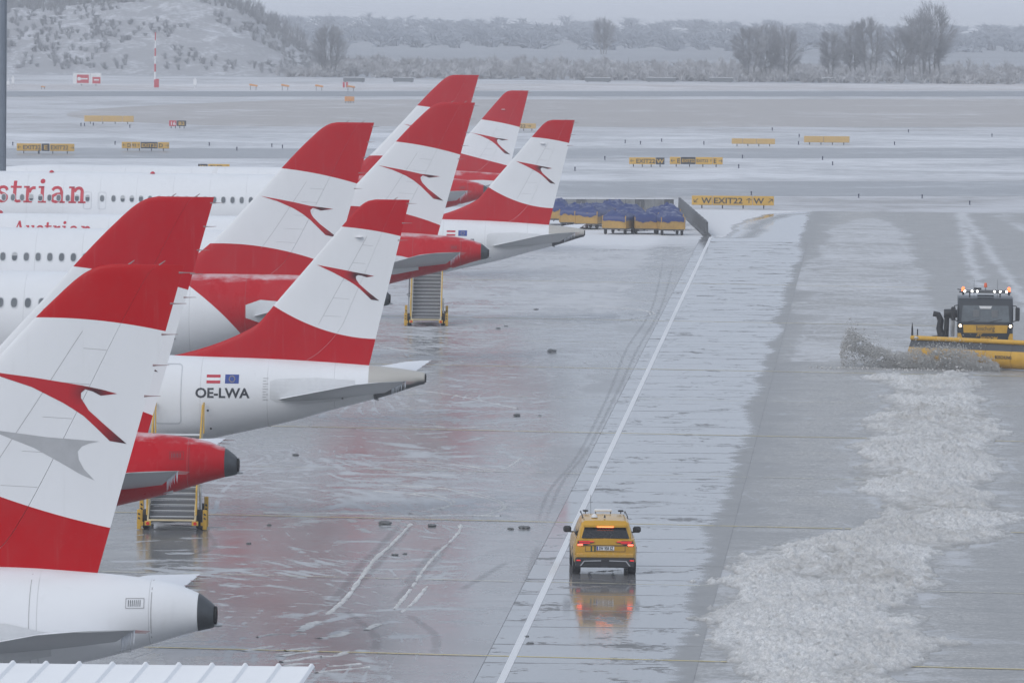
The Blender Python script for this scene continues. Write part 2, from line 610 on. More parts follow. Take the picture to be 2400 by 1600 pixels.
def build_apron():
    ys = np.concatenate([axis(60, 330, 150, 330, 0.55)[:-1], np.arange(330.8, 536, 0.9)])
    xs = axis(-110, 90, -16, 34, 0.22)
    X, Y = np.meshgrid(xs, ys)
    p = X - line_x(Y)
    n1 = fbm(X, Y, 0.25, 4, 1)
    n2 = fbm(X, Y, 0.06, 3, 2)
    sl = np.where(p < 0, 0.40 + 0.12 * n2, 0.30)
    far = np.clip((Y - 300) / 170, 0, 1)
    sl = np.where(p < 0, sl + 0.24 * far + 0.03 * np.clip((Y - 215) / 30, 0, 1), sl)
    # snow lies thicker round the carts
    cart = np.clip((Y - 440 + 8 * n1) / 26, 0, 1) * (p < 0.5 + 1.2 * np.clip((Y - 455) / 20, 0, 1))
    sl = np.maximum(sl, cart * 0.95)
    dk = np.zeros_like(X)
    # the swept band along the edge line
    band = np.clip((p + 2.7 + 0.004 * (Y - 175) + 0.8 * n1) / 0.9, 0, 1) * (p < -0.55 + 0.15 * n1) * np.clip(0.75 + 0.6 * fbm(X, Y, 0.12, 3, 3), 0.3, 1)
    dk = np.maximum(dk, band * 0.6)
    sl = sl * (1 - 0.3 * band)
    # the wet concrete strip
    st = np.clip((p + 0.62 - 0.12 * n1) / 0.1, 0, 1) * (p < strip_r(Y))
    sl = sl * (1 - st) + 0.10 * st
    dk = dk * (1 - st)
    # tarmac right of the strip
    rt_ = np.clip((p - strip_r(Y) - 0.45 * n1) / 0.25, 0, 1)
    dk = np.maximum(dk, rt_)
    sl = sl * (1 - rt_) + rt_ * 0.29
    smear = rt_ * np.clip((p - strip_r(Y) - 0.9 - 1.3 * fbm(X, Y, 0.16, 4, 6, 0.65)) / 1.6, 0, 1) * np.clip(1.15 - (p - 9.5) / 5.0, 0.5, 1) * 0.95
    sd_w = poly_sdf(X, Y, WINDROW)
    near = np.clip(1 - np.abs(sd_w) / 2.6, 0, 1)
    smear = np.maximum(smear * (sd_w < 0), near * 0.85)
    sl = np.maximum(sl, near * 0.46)
    sd_u = poly_sdf(X, Y, UNPLOWED) + 0.9 * n1
    un = np.clip(sd_u / 1.2, 0, 1)
    sl = np.maximum(sl, un * (0.50 + 0.14 * n2))
    smear = np.maximum(smear, un * 0.7)
    # far end, where the lane turns off: snow left of the bend
    sd_c = poly_sdf(X, Y, CORNER) + 0.5 * n1
    sl = np.where(sd_c > 0, 0.97, sl)
    dk = np.where(sd_c > 0, 0, dk)
    edge_b = np.clip(1 - np.abs(sd_c + 1.1 * (1 + Y * 0.001)) / 1.0, 0, 1) * (sd_c < 0) * (p > 0.2)
    dk = np.maximum(dk, edge_b * 0.9)
    sl = sl * (1 - 0.7 * edge_b)
    # tracks left by wheels on the far right
    for k, (a, b) in enumerate(((15.6, 0.012), (19.0, -0.004), (23.5, 0.02), (27.0, -0.03))):
        tr = np.clip(1 - np.abs(p - a - b * (Y - 330) - 0.5 * n1) / (0.45 + 0.002 * Y), 0, 1) * (Y > 318)
        sl = np.maximum(sl, tr * 0.62)
    blk = np.clip((p - 27 + 3 * n1) / 3, 0, 1) * np.clip((Y - 300) / 60, 0, 1)
    sl = sl * (1 - 0.4 * blk)
    lane_a = st * (Y > 440) * (sd_c < -0.4) * (1 - np.clip(edge_b * 1.5, 0, 1))
    o = grid_mesh('apron', X, Y, np.zeros_like(X), mat_apron(), {'slush': sl, 'dark': dk, 'smear': smear, 'lane': lane_a})
    return kind(o, 'structure')
apron = build_apron()

# the concrete slabs of the lane the car drives on
def mat_slab():
    t = NT('wet_concrete_slab')
    P = t.pos()
    mid = t.noise(P, 0.5, 5, 0.6, 0.5)
    fine = t.noise(P, 3.5, 6, 0.7)
    grain = t.noise(P, 25.0, 3, 0.7)
    inf = t.n('ShaderNodeObjectInfo').outputs['Random']
    dry = t.ramp(t.math('ADD', t.math('MULTIPLY', mid, 0.62), t.math('MULTIPLY', fine, 0.38)), 0.545, 0.60)
    c = t.mix(t.math('ADD', t.math('MULTIPLY', mid, 0.5), t.math('MULTIPLY', grain, 0.5)), (0.165, 0.17, 0.18), (0.27, 0.275, 0.285))
    c = t.mix(t.math('MULTIPLY', inf, 0.35), c, (0.19, 0.195, 0.205))
    c = t.mix(t.math('MULTIPLY', dry, 0.75), c, (0.15, 0.148, 0.145))
    # towards the right edge the lane is rough and streaked
    x, y, z = t.xyz(P)
    pp = t.math('SUBTRACT', x, t.math('ADD', -0.19 - 0.0447 * 173.25, t.math('MULTIPLY', y, 0.0447)))
    lim = t.math('ADD', 3.1, t.math('MULTIPLY', y, 0.0062))
    wob = t.math('ADD', t.math('MULTIPLY', t.math('SUBTRACT', t.noise(t.mp(P, (0.35, 1.0, 1)), 0.6, 6, 0.75), 0.5), 1.9), t.math('MULTIPLY', t.math('SUBTRACT', t.noise(P, 0.07, 3), 0.5), 2.8))
    edge = t.ramp(t.math('ADD', t.math('SUBTRACT', pp, lim), wob), -0.20, 0.35)
    fineA = t.noise(P, 4.0, 6, 0.7)
    midA = t.noise(P, 0.55, 5, 0.62, 0.6)
    c = t.mix(edge, c, t.mix(t.math('ADD', t.math('MULTIPLY', fineA, 0.55), t.math('MULTIPLY', midA, 0.45)), (0.15, 0.152, 0.152), (0.35, 0.348, 0.342)))
    # dirt gathered along the joints
    oy = t.xyz(t.co())['Y']
    jd = t.math('ADD', t.math('ABSOLUTE', oy), t.math('MULTIPLY', t.math('SUBTRACT', t.noise(P, 0.9, 4, 0.7), 0.5), 0.55))
    jm = t.math('MULTIPLY', t.ramp(jd, 2.36, 2.46), t.math('SUBTRACT', 1.0, edge))
    c = t.mix(t.math('MULTIPLY', jm, 0.75), c, (0.11, 0.11, 0.112))
    dry = t.math('MAXIMUM', dry, t.math('MULTIPLY', jm, 0.6))
    dry = t.math('MAXIMUM', dry, t.math('MULTIPLY', edge, 0.84))
    t.set(Base_Color=c, Roughness=t.math('MAXIMUM', t.lerp(mid, 0.03, 0.12), t.math('MULTIPLY', dry, 0.5)))
    t.bsdf.inputs['IOR'].default_value = 1.34
    t.bump(t.math('ADD', fine, t.math('MULTIPLY', dry, 1.5)), 0.02, 0.01)
    return t.m
lane = MB()
ROT_LANE = -math.atan(0.0447)
m_joint = mat_basic('joint_filler', (0.06, 0.062, 0.066), 0.5)
def lane_pt(p, y):
    return (line_x(y) + p, y)
rows = [[(*lane_pt(-0.68, y), 0.004), (*lane_pt(strip_r(y) + 0.5, y), 0.004)] for y in np.linspace(120, 470, 60)]
lane.grid(rows)
taxi = kind(lane.build('taxiway', m_joint, fix=False), 'structure')
m_slab = mat_slab()
for i in range(66):
    y0 = 138.2 + i * 5.02
    y1 = y0 + 4.985
    w0, w1 = strip_r(y0) + 0.55, strip_r(y1)
    w1 = strip_r(y1) + 0.55
    b = MB()
    yc = (y0 + y1) / 2
    cx = line_x(yc) + 1.9
    tz = [0.012 + rnd.uniform(-0.0022, 0.0022) for _ in range(4)]
    pts = [(*lane_pt(-0.66, y0), tz[0]), (*lane_pt(w0, y0), tz[1]), (*lane_pt(w1, y1), tz[2]), (*lane_pt(-0.66, y1), tz[3])]
    top = [(a - cx, bb - yc, c) for a, bb, c in pts]
    bot = [(a - cx, bb - yc, 0.004) for a, bb, c in pts]
    b.add(top + bot, [(0, 1, 2, 3), (0, 4, 5, 1), (1, 5, 6, 2), (2, 6, 7, 3), (3, 7, 4, 0)])
    s = b.build('concrete_slab', m_slab, taxi, loc=(cx, yc, 0))

# painted lines
def mat_paint(name, col, worn):
    t = NT(name)
    P = t.pos()
    n = t.math('ADD', t.math('MULTIPLY', t.noise(P, 1.1, 4, 0.6), 0.6), t.math('MULTIPLY', t.noise(P, 9, 4, 0.7), 0.4))
    a = t.ramp(n, worn - 0.06, worn + 0.08)
    t.set(Base_Color=t.mix(t.noise(P, 5, 4), tuple(c * 0.8 for c in col), col), Roughness=0.35, Alpha=a)
    return t.m
def ribbon(pts, w, z, name, mat, k=1):
    b = MB()
    rows = []
    for i, q in enumerate(pts):
        a = Vector(pts[max(i - 1, 0)])
        c = Vector(pts[min(i + 1, len(pts) - 1)])
        d = (c - a).normalized()
        n = Vector((-d.y, d.x))
        ww = w[i] if isinstance(w, (list, tuple)) else w
        rows.append([(q[0] - n.x * ww / 2, q[1] - n.y * ww / 2, z), (q[0] + n.x * ww / 2, q[1] + n.y * ww / 2, z)])
    b.grid(rows)
    return b.build(name, mat, fix=False)
m_white = mat_paint('white_line_paint', (0.78, 0.79, 0.8), 0.2)
kind(ribbon([(line_x(y), y) for y in np.linspace(130, 478, 90)], 0.19, 0.0175, 'white_edge_line', m_white), 'structure')
m_yel = mat_paint('yellow_line_paint', (0.68, 0.54, 0.12), 0.40)
m_pale = mat_paint('pale_line_paint', (0.7, 0.68, 0.5), 0.47)
for i in range(12):
    y = 179.8 + 22.55 * i
    xs = np.linspace(-30, 24, 40)
    kind(ribbon([(x, y - 0.15 * (x - 1.9)) for x in xs], 0.17 if i % 2 == 0 else 0.12, 0.0165, 'stand_line', m_yel if i % 2 == 0 else m_pale), 'structure')

# ------------------------------------------------------------------ slush windrow
def mat_slush():
    t = NT('slush')
    P = t.pos()
    d = t.attr('dirt')
    f = t.ramp(t.noise(t.mp(P, (1, 0.6, 1)), 13, 5, 0.8), 0.34, 0.66)
    g = t.noise(P, 1.2, 4, 0.6)
    c = t.mix(f, (0.60, 0.60, 0.59), (0.95, 0.95, 0.945))
    lg = t.ramp(t.noise(t.mp(P, (1, 0.4, 1)), 0.22, 4, 0.6), 0.36, 0.64)
    c = t.mix(t.math('MULTIPLY', lg, 0.42), c, (0.52, 0.51, 0.49))
    pk = t.ramp(t.noise(t.mp(P, (1, 0.5, 1)), 3.1, 3, 0.6), 0.60, 0.72)
    c = t.mix(t.math('MULTIPLY', pk, 0.5), c, (0.32, 0.305, 0.28))
    c = t.mix(t.math('MULTIPLY', d, t.ramp(g, 0.35, 0.7)), c, (0.42, 0.40, 0.365))
    c = t.mix(t.math('MULTIPLY', t.attr('wet'), 0.7), c, (0.24, 0.24, 0.235))
    t.set(Base_Color=c, Roughness=0.6)
    t.bump(f, 0.6, 0.05)
    return t.m
m_slush = mat_slush()
def build_windrow():
    xs = np.arange(3.0, 23.5, 0.055)
    ys = np.concatenate([np.arange(168, 235, 0.11), np.arange(235, 326, 0.17)])
    X, Y = np.meshgrid(xs, ys)
    sd = poly_sdf(X, Y, WINDROW)
    ed = 0.8 * fbm(X, Y * 0.45, 0.8, 4, 21, 0.6) + 0.5 * fbm(X, Y * 0.5, 3.4, 3, 22) + 0.5 * fbm(X, Y, 0.2, 2, 28)
    s = sd - 0.15 + ed * 1.0
    clump = 1 - np.abs(fbm(X, Y * 0.7, 2.3, 4, 23, 0.6)) * 1.7
    fine = fbm(X, Y * 0.8, 7.0, 3, 24, 0.6)
    swell = fbm(X, Y * 0.5, 0.35, 3, 25)
    h = np.clip(s / 1.2, 0, 1) ** 0.6 * (0.04 + 0.20 * np.clip(clump, 0, 1) ** 1.6 + 0.12 * np.clip(fine + 0.1, 0, 1) + 0.08 * swell)
    thin = np.clip((fbm(X, Y * 0.45, 0.45, 4, 29, 0.6) - 0.02) * 4, 0, 1)
    h = np.maximum(h * (1 - 0.6 * thin), 0.012 + 0.03 * np.clip(fine, 0, 1))
    h = np.where(s > 0, h, -0.02)
    dirt = np.clip(0.30 + 0.9 * fbm(X, Y * 0.5, 0.3, 4, 26), 0, 1)
    dirt = np.clip(dirt + 0.25 * thin, 0, 1)
    wetk = np.clip(1 - h / 0.085, 0, 1)
    o = grid_mesh('slush_windrow', X, Y, h, m_slush, {'dirt': dirt, 'wet': wetk}, mask=(s > -0.05))
    kind(o, 'stuff')
    o['label'] = 'long heap of lumpy white slush between the wet lane and the truck'
    o['category'] = 'slush'
    return o
build_windrow()

# ridges of slush and wet wheel marks left by vehicles on the apron
def smooth_path(pts, n=60):
    pts = np.array(pts, float)
    t_ = np.linspace(0, len(pts) - 1, n)
    i = np.clip(t_.astype(int), 0, len(pts) - 2)
    f = (t_ - i)[:, None]
    P0, P1, P2_, P3 = pts[np.clip(i - 1, 0, len(pts) - 1)], pts[i], pts[i + 1], pts[np.clip(i + 2, 0, len(pts) - 1)]
    return 0.5 * ((2 * P1) + (-P0 + P2_) * f + (2 * P0 - 5 * P1 + 4 * P2_ - P3) * f ** 2 + (-P0 + 3 * P1 - 3 * P2_ + P3) * f ** 3)
def mat_wetmark():
    t = NT('wet_wheel_mark')
    P = t.pos()
    n = t.math('ADD', t.math('MULTIPLY', t.noise(P, 0.8, 4, 0.6), 0.5), t.math('MULTIPLY', t.noise(P, 6, 4, 0.7), 0.5))
    e = t.attr('edge')
    a = t.math('MULTIPLY', t.ramp(t.math('ADD', n, t.math('MULTIPLY', e, 0.5)), 0.6, 1.1), 0.22)
    t.set(Base_Color=(0.13, 0.132, 0.138), Roughness=0.3, Alpha=a)
    return t.m
m_wetmark = mat_wetmark()
def wheel_mark(pts, w, k):
    path = smooth_path(pts, 70)
    d = np.gradient(path, axis=0)
    d /= np.linalg.norm(d, axis=1)[:, None]
    nrm = np.stack([-d[:, 1], d[:, 0]], -1)
    vs = np.linspace(-1, 1, 7)
    X = path[:, 0][:, None] + nrm[:, 0][:, None] * vs * w / 2
    Y = path[:, 1][:, None] + nrm[:, 1][:, None] * vs * w / 2
    e = np.repeat((1 - np.abs(vs) ** 2)[None], len(path), 0) * np.clip(np.minimum(np.arange(len(path)), np.arange(len(path))[::-1]) / 8, 0, 1)[:, None]
    kind(grid_mesh('wheel_mark', X, Y, np.full_like(X, 0.004 + 0.0006 * k), m_wetmark, {'edge': e}, parent=apron), 'structure')
def slush_ridge(pts, w, hgt, seed):
    path = smooth_path(pts, 260)
    d = np.gradient(path, axis=0)
    d /= np.linalg.norm(d, axis=1)[:, None]
    nrm = np.stack([-d[:, 1], d[:, 0]], -1)
    vs = np.linspace(-1, 1, 9)
    s_ = np.cumsum(np.linalg.norm(np.gradient(path, axis=0), axis=1))
    S = np.repeat(s_[:, None], 9, 1)
    Vv = np.repeat(vs[None], len(path), 0)
    wob = 1 + 1.1 * fbm(S, S * 0 + seed, 0.9, 5, seed, 0.75)
    X = path[:, 0][:, None] + nrm[:, 0][:, None] * vs * w / 2 * wob
    Y = path[:, 1][:, None] + nrm[:, 1][:, None] * vs * w / 2 * wob
    n = fbm(X, Y, 2.2, 4, seed + 3, 0.6)
    Z = hgt * np.clip((1 - Vv ** 2) * (0.55 + 1.3 * n) + 0.25 * fbm(S, S * 0, 0.25, 2, seed + 5), -0.2, 2)
    msk = Z > 0.002
    o = grid_mesh('slush_ridge', X, Y, np.maximum(Z, -0.01) , m_slush, {'dirt': np.full_like(X, 0.1), 'wet': np.clip(0.5 - Z / hgt, 0, 0.6)}, mask=msk, parent=apron)
    kind(o, 'stuff')
    return o
Z7 = lambda L: P2(zoomed(L, 350, 1150, 2.613))
slush_ridge(Z7([(1600, 205), (1480, 330), (1380, 420), (1290, 540), (1200, 660), (1090, 755)]), 0.15, 0.04, 201)
slush_ridge(Z7([(1905, 205), (1885, 265), (1720, 430), (1600, 600), (1500, 725)]), 0.12, 0.03, 202)
slush_ridge(Z7([(1700, 585), (1620, 680), (1540, 745)]), 0.12, 0.03, 203)
slush_ridge(Z7([(920, 860), (990, 815), (1040, 800)]), 0.3, 0.03, 204)
slush_ridge(Z7([(1330, 850), (1400, 815)]), 0.22, 0.03, 205)
slush_ridge(Z7([(1350, 0), (1600, 20), (1780, 50), (1850, 85), (1730, 115), (1600, 140)]), 0.18, 0.03, 206)
slush_ridge(Z7([(1880, 10), (2100, 55), (2180, 100), (2080, 140), (1980, 155)]), 0.16, 0.03, 207)
slush_ridge(Z7([(700, 135), (1000, 138), (1300, 140), (1600, 155), (1900, 150), (2150, 155)]), 0.5, 0.03, 208)
for k in range(13):
    x0 = rnd.uniform(500, 1100)
    y0 = rnd.uniform(860, 1130)
    slush_ridge(Z7([(x0, y0), (x0 + rnd.uniform(60, 110), y0 - rnd.uniform(6, 18)), (x0 + rnd.uniform(150, 330), y0 - rnd.uniform(14, 40))]), rnd.uniform(0.12, 0.3), 0.028, 210 + k)
Z6 = lambda L: P2(zoomed(L, 900, 600, 2.24))
for k, L in enumerate([[(0, 480), (250, 520), (420, 560)], [(1050, 260), (1250, 270), (1420, 300), (1300, 330)], [(1120, 270), (1360, 285), (1400, 310)], [(150, 890), (400, 900), (640, 890)], [(0, 1070), (350, 1090), (600, 1120), (720, 1060)], [(0, 1240), (250, 1250), (370, 1290), (300, 1330)], [(0, 1200), (400, 1230), (620, 1290), (560, 1340)], [(0, 700), (300, 720), (700, 800)], [(20, 1130), (320, 1150), (520, 1130)]]):
    slush_ridge(Z6(L), 0.07 + 0.03 * (k % 3), 0.024, 240 + k)
for k, L in enumerate([[(1640, 160), (1500, 330), (1380, 470), (1230, 620), (1080, 760)], [(1560, 180), (1440, 310), (1300, 450), (1200, 580), (1050, 740)], [(1860, 290), (1740, 440), (1620, 560), (1500, 690)], [(1780, 330), (1680, 440), (1560, 580)], [(1180, 720), (1330, 830), (1390, 900), (1380, 980)], [(1560, 740), (1720, 850), (1760, 920), (1740, 1000)], [(2200, 430), (2050, 520), (1900, 610)], [(300, 200), (390, 300), (370, 360), (200, 400)]]):
    wheel_mark(Z7(L), 0.36, k)
Z0 = lambda L: P2([(x / 0.98, y / 0.98) for x, y in L])
wheel_mark(Z0([(1530, 560), (1500, 700), (1440, 800), (1400, 900), (1330, 1040), (1260, 1130), (1230, 1220)]), 0.2, 9)
wheel_mark(Z0([(1555, 570), (1520, 700), (1465, 800), (1415, 905), (1350, 1030), (1290, 1110), (1240, 1230)]), 0.2, 10)
wheel_mark(Z0([(1240, 1240), (1210, 1340), (1180, 1440), (1130, 1560)]), 0.4, 11)

# ------------------------------------------------------------------ the airfield beyond
def tau_y(tau, X):
    """distance of a ground line of the airfield (they all run slightly askew to the apron)"""
    return (F_PX * CAM_H + 0.011 * F_PX * X) / (tau + 49.0)

def mat_field(name, lo, hi, spot, thr, sc_=0.06, rough=0.85, soft=0.1):
    """lo..hi ground colour with patches of 'spot' above the threshold"""
    t = NT(name)
    P = t.pos()
    a = t.noise(P, sc_, 6, 0.65, 0.4)
    b = t.noise(P, sc_ * 9, 5, 0.65)
    n = t.math('ADD', t.math('MULTIPLY', a, 0.6), t.math('MULTIPLY', b, 0.4))
    f = t.ramp(n, thr - soft, thr + soft)
    c = t.mix(b, lo, hi)
    t.set(Base_Color=t.mix(f, c, spot), Roughness=rough)
    return t.m
SNOW = (0.72, 0.735, 0.77)
m_snowfield = mat_field('snow_field', (0.45, 0.46, 0.485), (0.64, 0.65, 0.675), (0.33, 0.33, 0.335), 0.53, 0.05)
m_farland = mat_field('far_snowy_land', (0.52, 0.535, 0.56), (0.62, 0.635, 0.66), (0.45, 0.46, 0.48), 0.56, 0.008)
m_floor = mat_field('hazed_fallow_land', (0.27, 0.29, 0.32), (0.36, 0.38, 0.41), (0.24, 0.255, 0.28), 0.52, 0.008)  # haze tint put into the ground colour to blend with the wood
m_grass = mat_field('frosted_grass', (0.31, 0.295, 0.285), (0.46, 0.44, 0.43), (0.6, 0.6, 0.62), 0.60, 0.03)
m_grass2 = mat_field('pale_frosted_grass', (0.40, 0.38, 0.375), (0.53, 0.51, 0.51), (0.66, 0.66, 0.68), 0.54, 0.02)
m_twy = mat_field('slushy_tarmac', (0.16, 0.17, 0.185), (0.27, 0.28, 0.295), (0.62, 0.635, 0.66), 0.60, 0.05, 0.35, 0.14)
m_twy2 = mat_field('half_snowed_tarmac', (0.32, 0.33, 0.345), (0.44, 0.45, 0.465), (0.70, 0.71, 0.735), 0.50, 0.04, 0.5, 0.13)
m_rwy = mat_field('swept_runway_tarmac', (0.12, 0.135, 0.155), (0.18, 0.195, 0.215), (0.4, 0.41, 0.43), 0.72, 0.03, 0.4)

def sheet_xy(name, x0, x1, y0, y1, z, mat, nx=30, ny=30):
    X, Y = np.meshgrid(np.linspace(x0, x1, nx), np.linspace(y0, y1, ny))
    return kind(grid_mesh(name, X, Y, np.full_like(X, z), mat), 'structure')

sheet_xy('ground', -6000, 6000, 20, 14000, -0.06, m_farland, 20, 20)
sheet_xy('fallow_land', -420, 420, 1200, 2500, -0.045, m_floor)
sheet_xy('snow_field', -420, 420, 532, 1215, -0.03, m_snowfield)

def band(name, t0, t1, mat, z, x0=-400, x1=400, rag=0.0, seed=0, ends=None):
    """strip of ground between two lines of the airfield"""
    xs = np.linspace(x0, x1, 420)
    e0 = rag * fbm(xs, xs * 0, 0.05, 4, seed)
    e1 = rag * fbm(xs, xs * 0, 0.05, 4, seed + 9)
    if ends:
        k = np.clip((xs - x0) / ends, 0, 1) ** 0.5
        tm = (t0 + t1) / 2
        T0, T1 = tm + (t0 - tm) * k, tm + (t1 - tm) * k
    else:
        T0, T1 = np.full_like(xs, t0), np.full_like(xs, t1)
    ya, yb = tau_y(T1 + e1, xs), tau_y(T0 + e0, xs)
    fr = np.linspace(0, 1, 5)[:, None]
    Y = ya[None] * (1 - fr) + yb[None] * fr
    X = np.repeat(xs[None], 5, 0)
    return kind(grid_mesh(name, X, Y, np.full_like(X, z), mat), 'structure')

band('taxiway_exit', 424, 459, m_twy, -0.022, rag=1.6, seed=31)
band('taxiway_shoulder', 372, 420, m_twy2, -0.025, rag=3.0, seed=33)
band('parallel_taxiway', 347, 370, m_twy, -0.020, rag=1.5, seed=35)
band('parallel_taxiway_shoulder', 311, 347, m_twy2, -0.025, rag=2.0, seed=37)
band('grass_field', 232, 296, m_grass, -0.022, x0=-56, x1=400, rag=1.6, seed=39, ends=26)
band('runway', 213.5, 225.5, m_rwy, -0.018, rag=0.25, seed=41)
band('runway_verge', 196, 210.5, m_grass2, -0.022, rag=0.4, seed=43)

# ------------------------------------------------------------------ aircraft
WHITE_P = (0.74, 0.755, 0.775)
RED_P = (0.46, 0.002, 0.010)
LOGO_DARK = (0.05, 0.008, 0.012)

def quad(t, u, u0, a, b, c):
    """a + b(u-u0) + c(u-u0)^2 as nodes"""
    d = t.math('SUBTRACT', u, u0)
    return t.math('ADD', a, t.math('ADD', t.math('MULTIPLY', d, b), t.math('MULTIPLY', t.math('MULTIPLY', d, d), c)))

def paint_finish(t, col, rough=0.28, frost=0.0):
    P = t.co()
    streak = t.noise(t.mp(P, (0.9, 0.9, 0.5)), 1.0, 5, 0.65)
    fine = t.noise(P, 14, 4, 0.6)
    dirt = t.math('MULTIPLY', t.ramp(streak, 0.42, 0.8), 0.06)
    c = t.mix(dirt, col, (0.32, 0.31, 0.30))
    run = t.noise(t.mp(P, (5.0, 5.0, 0.35)), 1.0, 4, 0.6)
    c = t.mix(t.math('MULTIPLY', t.ramp(run, 0.58, 0.78), 0.10), c, (0.36, 0.35, 0.34))
    if frost:
        # ring seams of the skin panels
        fx = t.math('FRACT', t.math('MULTIPLY', t.xyz(P)['X'], 0.47))
        sm = t.math('MULTIPLY', t.math('LESS_THAN', t.math('ABSOLUTE', t.math('SUBTRACT', fx, 0.5)), 0.005), 0.28)
        c = t.mix(sm, c, (0.2, 0.2, 0.2))
    c = t.mix(t.math('MULTIPLY', t.ramp(fine, 0.62, 0.8), 0.03), c, (0.9, 0.9, 0.92))
    r = t.lerp(streak, rough - 0.06, rough + 0.14)
    if frost:
        nz = t.xyz(t.n('ShaderNodeNewGeometry').outputs['Normal'])['Z']
        n1 = t.noise(t.mp(P, (0.55, 0.55, 1.6)), 1.6, 6, 0.7)
        f = t.ramp(t.math('ADD', nz, t.math('MULTIPLY', t.math('SUBTRACT', n1, 0.5), 1.1)), 0.76, 1.12)
        f = t.math('MULTIPLY', f, frost)
        c = t.mix(f, c, (0.76, 0.78, 0.81))
        r = t.lerp(f, r, 0.8)
    t.set(Base_Color=c, Roughness=r)
    t.bsdf.inputs['Specular IOR Level'].default_value = 0.13

def mat_fin(name, tip, low, zb, red):
    t = NT(name)
    x, y, z = t.xyz(t.co())
    v = t.math('SUBTRACT', z, zb)
    top = t.math('GREATER_THAN', v, quad(t, x, *tip))
    bot = t.math('LESS_THAN', v, quad(t, x, *low))
    paint_finish(t, t.mix(t.math('MAXIMUM', top, bot), WHITE_P, red), 0.3)
    return t.m

def mat_body(name, zb, red_from=None):
    t = NT(name)
    if red_from is None:
        col = t.mix(0.0, WHITE_P, WHITE_P)
        paint_finish(t, col, 0.26, 0.9)
    else:
        x, y, z = t.xyz(t.co())
        w = t.math('SUBTRACT', zb, z)
        lim = t.math('ADD', red_from, t.math('SUBTRACT', t.math('MULTIPLY', w, 1.6), t.math('MULTIPLY', t.math('MULTIPLY', w, w), 0.2)))
        col = t.mix(t.math('GREATER_THAN', x, lim), WHITE_P, RED_P)
        paint_finish(t, col, 0.24, 0.62)
    return t.m

m_stab = mat_frosted('stabilizer_grey_paint', (0.44, 0.455, 0.47), 0.35, 1.0, (0.76, 0.78, 0.81), 0.3, 0.75)
m_stab_white = mat_frosted('stabilizer_white_paint', (0.6, 0.615, 0.63), 0.35, 1.0, (0.76, 0.78, 0.81), 0.3, 0.75)
m_wing = mat_frosted('wing_grey_paint', (0.50, 0.51, 0.525), 0.35, 1.0, (0.78, 0.79, 0.82), 0.3, 0.7)
m_exh = mat_basic('burnt_metal', (0.085, 0.092, 0.10), 0.42, 0.6, 0.25, 6)
m_exh_in = mat_basic('exhaust_soot', (0.012, 0.012, 0.013), 0.7)
m_fair = mat_basic('bare_tail_fairing', (0.44, 0.43, 0.40), 0.4, 0.3, 0.2, 3)
m_seam = mat_basic('panel_seam', (0.40, 0.40, 0.41), 0.6)
m_red_seam = mat_basic('red_panel_seam', (0.24, 0.01, 0.016), 0.6)
m_dark = mat_basic('dark_rubber', (0.03, 0.031, 0.033), 0.6)
def mat_pane():
    t = NT('cabin_window_pane')
    r_ = t.n('ShaderNodeObjectInfo').outputs['Random']
    z = t.xyz(t.co())['Z']
    # a blind pulled down to a different height behind each pane
    bl = t.math('GREATER_THAN', z, t.lerp(t.math('POWER', r_, 0.5), -0.1, 0.35))
    t.set(Base_Color=t.mix(t.math('MULTIPLY', bl, 0.8), t.mix(r_, (0.07, 0.085, 0.10), (0.15, 0.165, 0.18)), (0.5, 0.51, 0.52)), Roughness=0.12)
    return t.m
m_glass = mat_pane()
m_winframe = mat_basic('window_surround', (0.52, 0.54, 0.565), 0.4)
m_ice = mat_basic('ice', (0.72, 0.75, 0.8), 0.25)
m_wick = mat_basic('static_wick', (0.30, 0.20, 0.20), 0.5)
m_ltr_dark = mat_basic('dark_lettering', (0.028, 0.033, 0.042), 0.4)
m_ltr_red = mat_basic('red_lettering', (0.50, 0.018, 0.04), 0.35)
m_flag_red = mat_basic('flag_red', (0.48, 0.02, 0.045), 0.4)
m_flag_white = mat_basic('flag_white', (0.76, 0.77, 0.78), 0.4)
m_flag_blue = mat_basic('flag_blue', (0.018, 0.055, 0.27), 0.4)
m_flag_gold = mat_basic('flag_gold', (0.6, 0.45, 0.05), 0.4)
m_ghost = mat_basic('grey_ghost_emblem', (0.40, 0.41, 0.425), 0.35)
m_tyre = mat_basic('tyre_rubber', (0.022, 0.022, 0.024), 0.75)
m_metal = mat_basic('bare_metal', (0.5, 0.51, 0.52), 0.35, 0.7)

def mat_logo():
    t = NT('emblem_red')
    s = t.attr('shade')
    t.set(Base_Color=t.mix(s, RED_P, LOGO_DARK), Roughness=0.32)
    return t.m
m_logo = mat_logo()

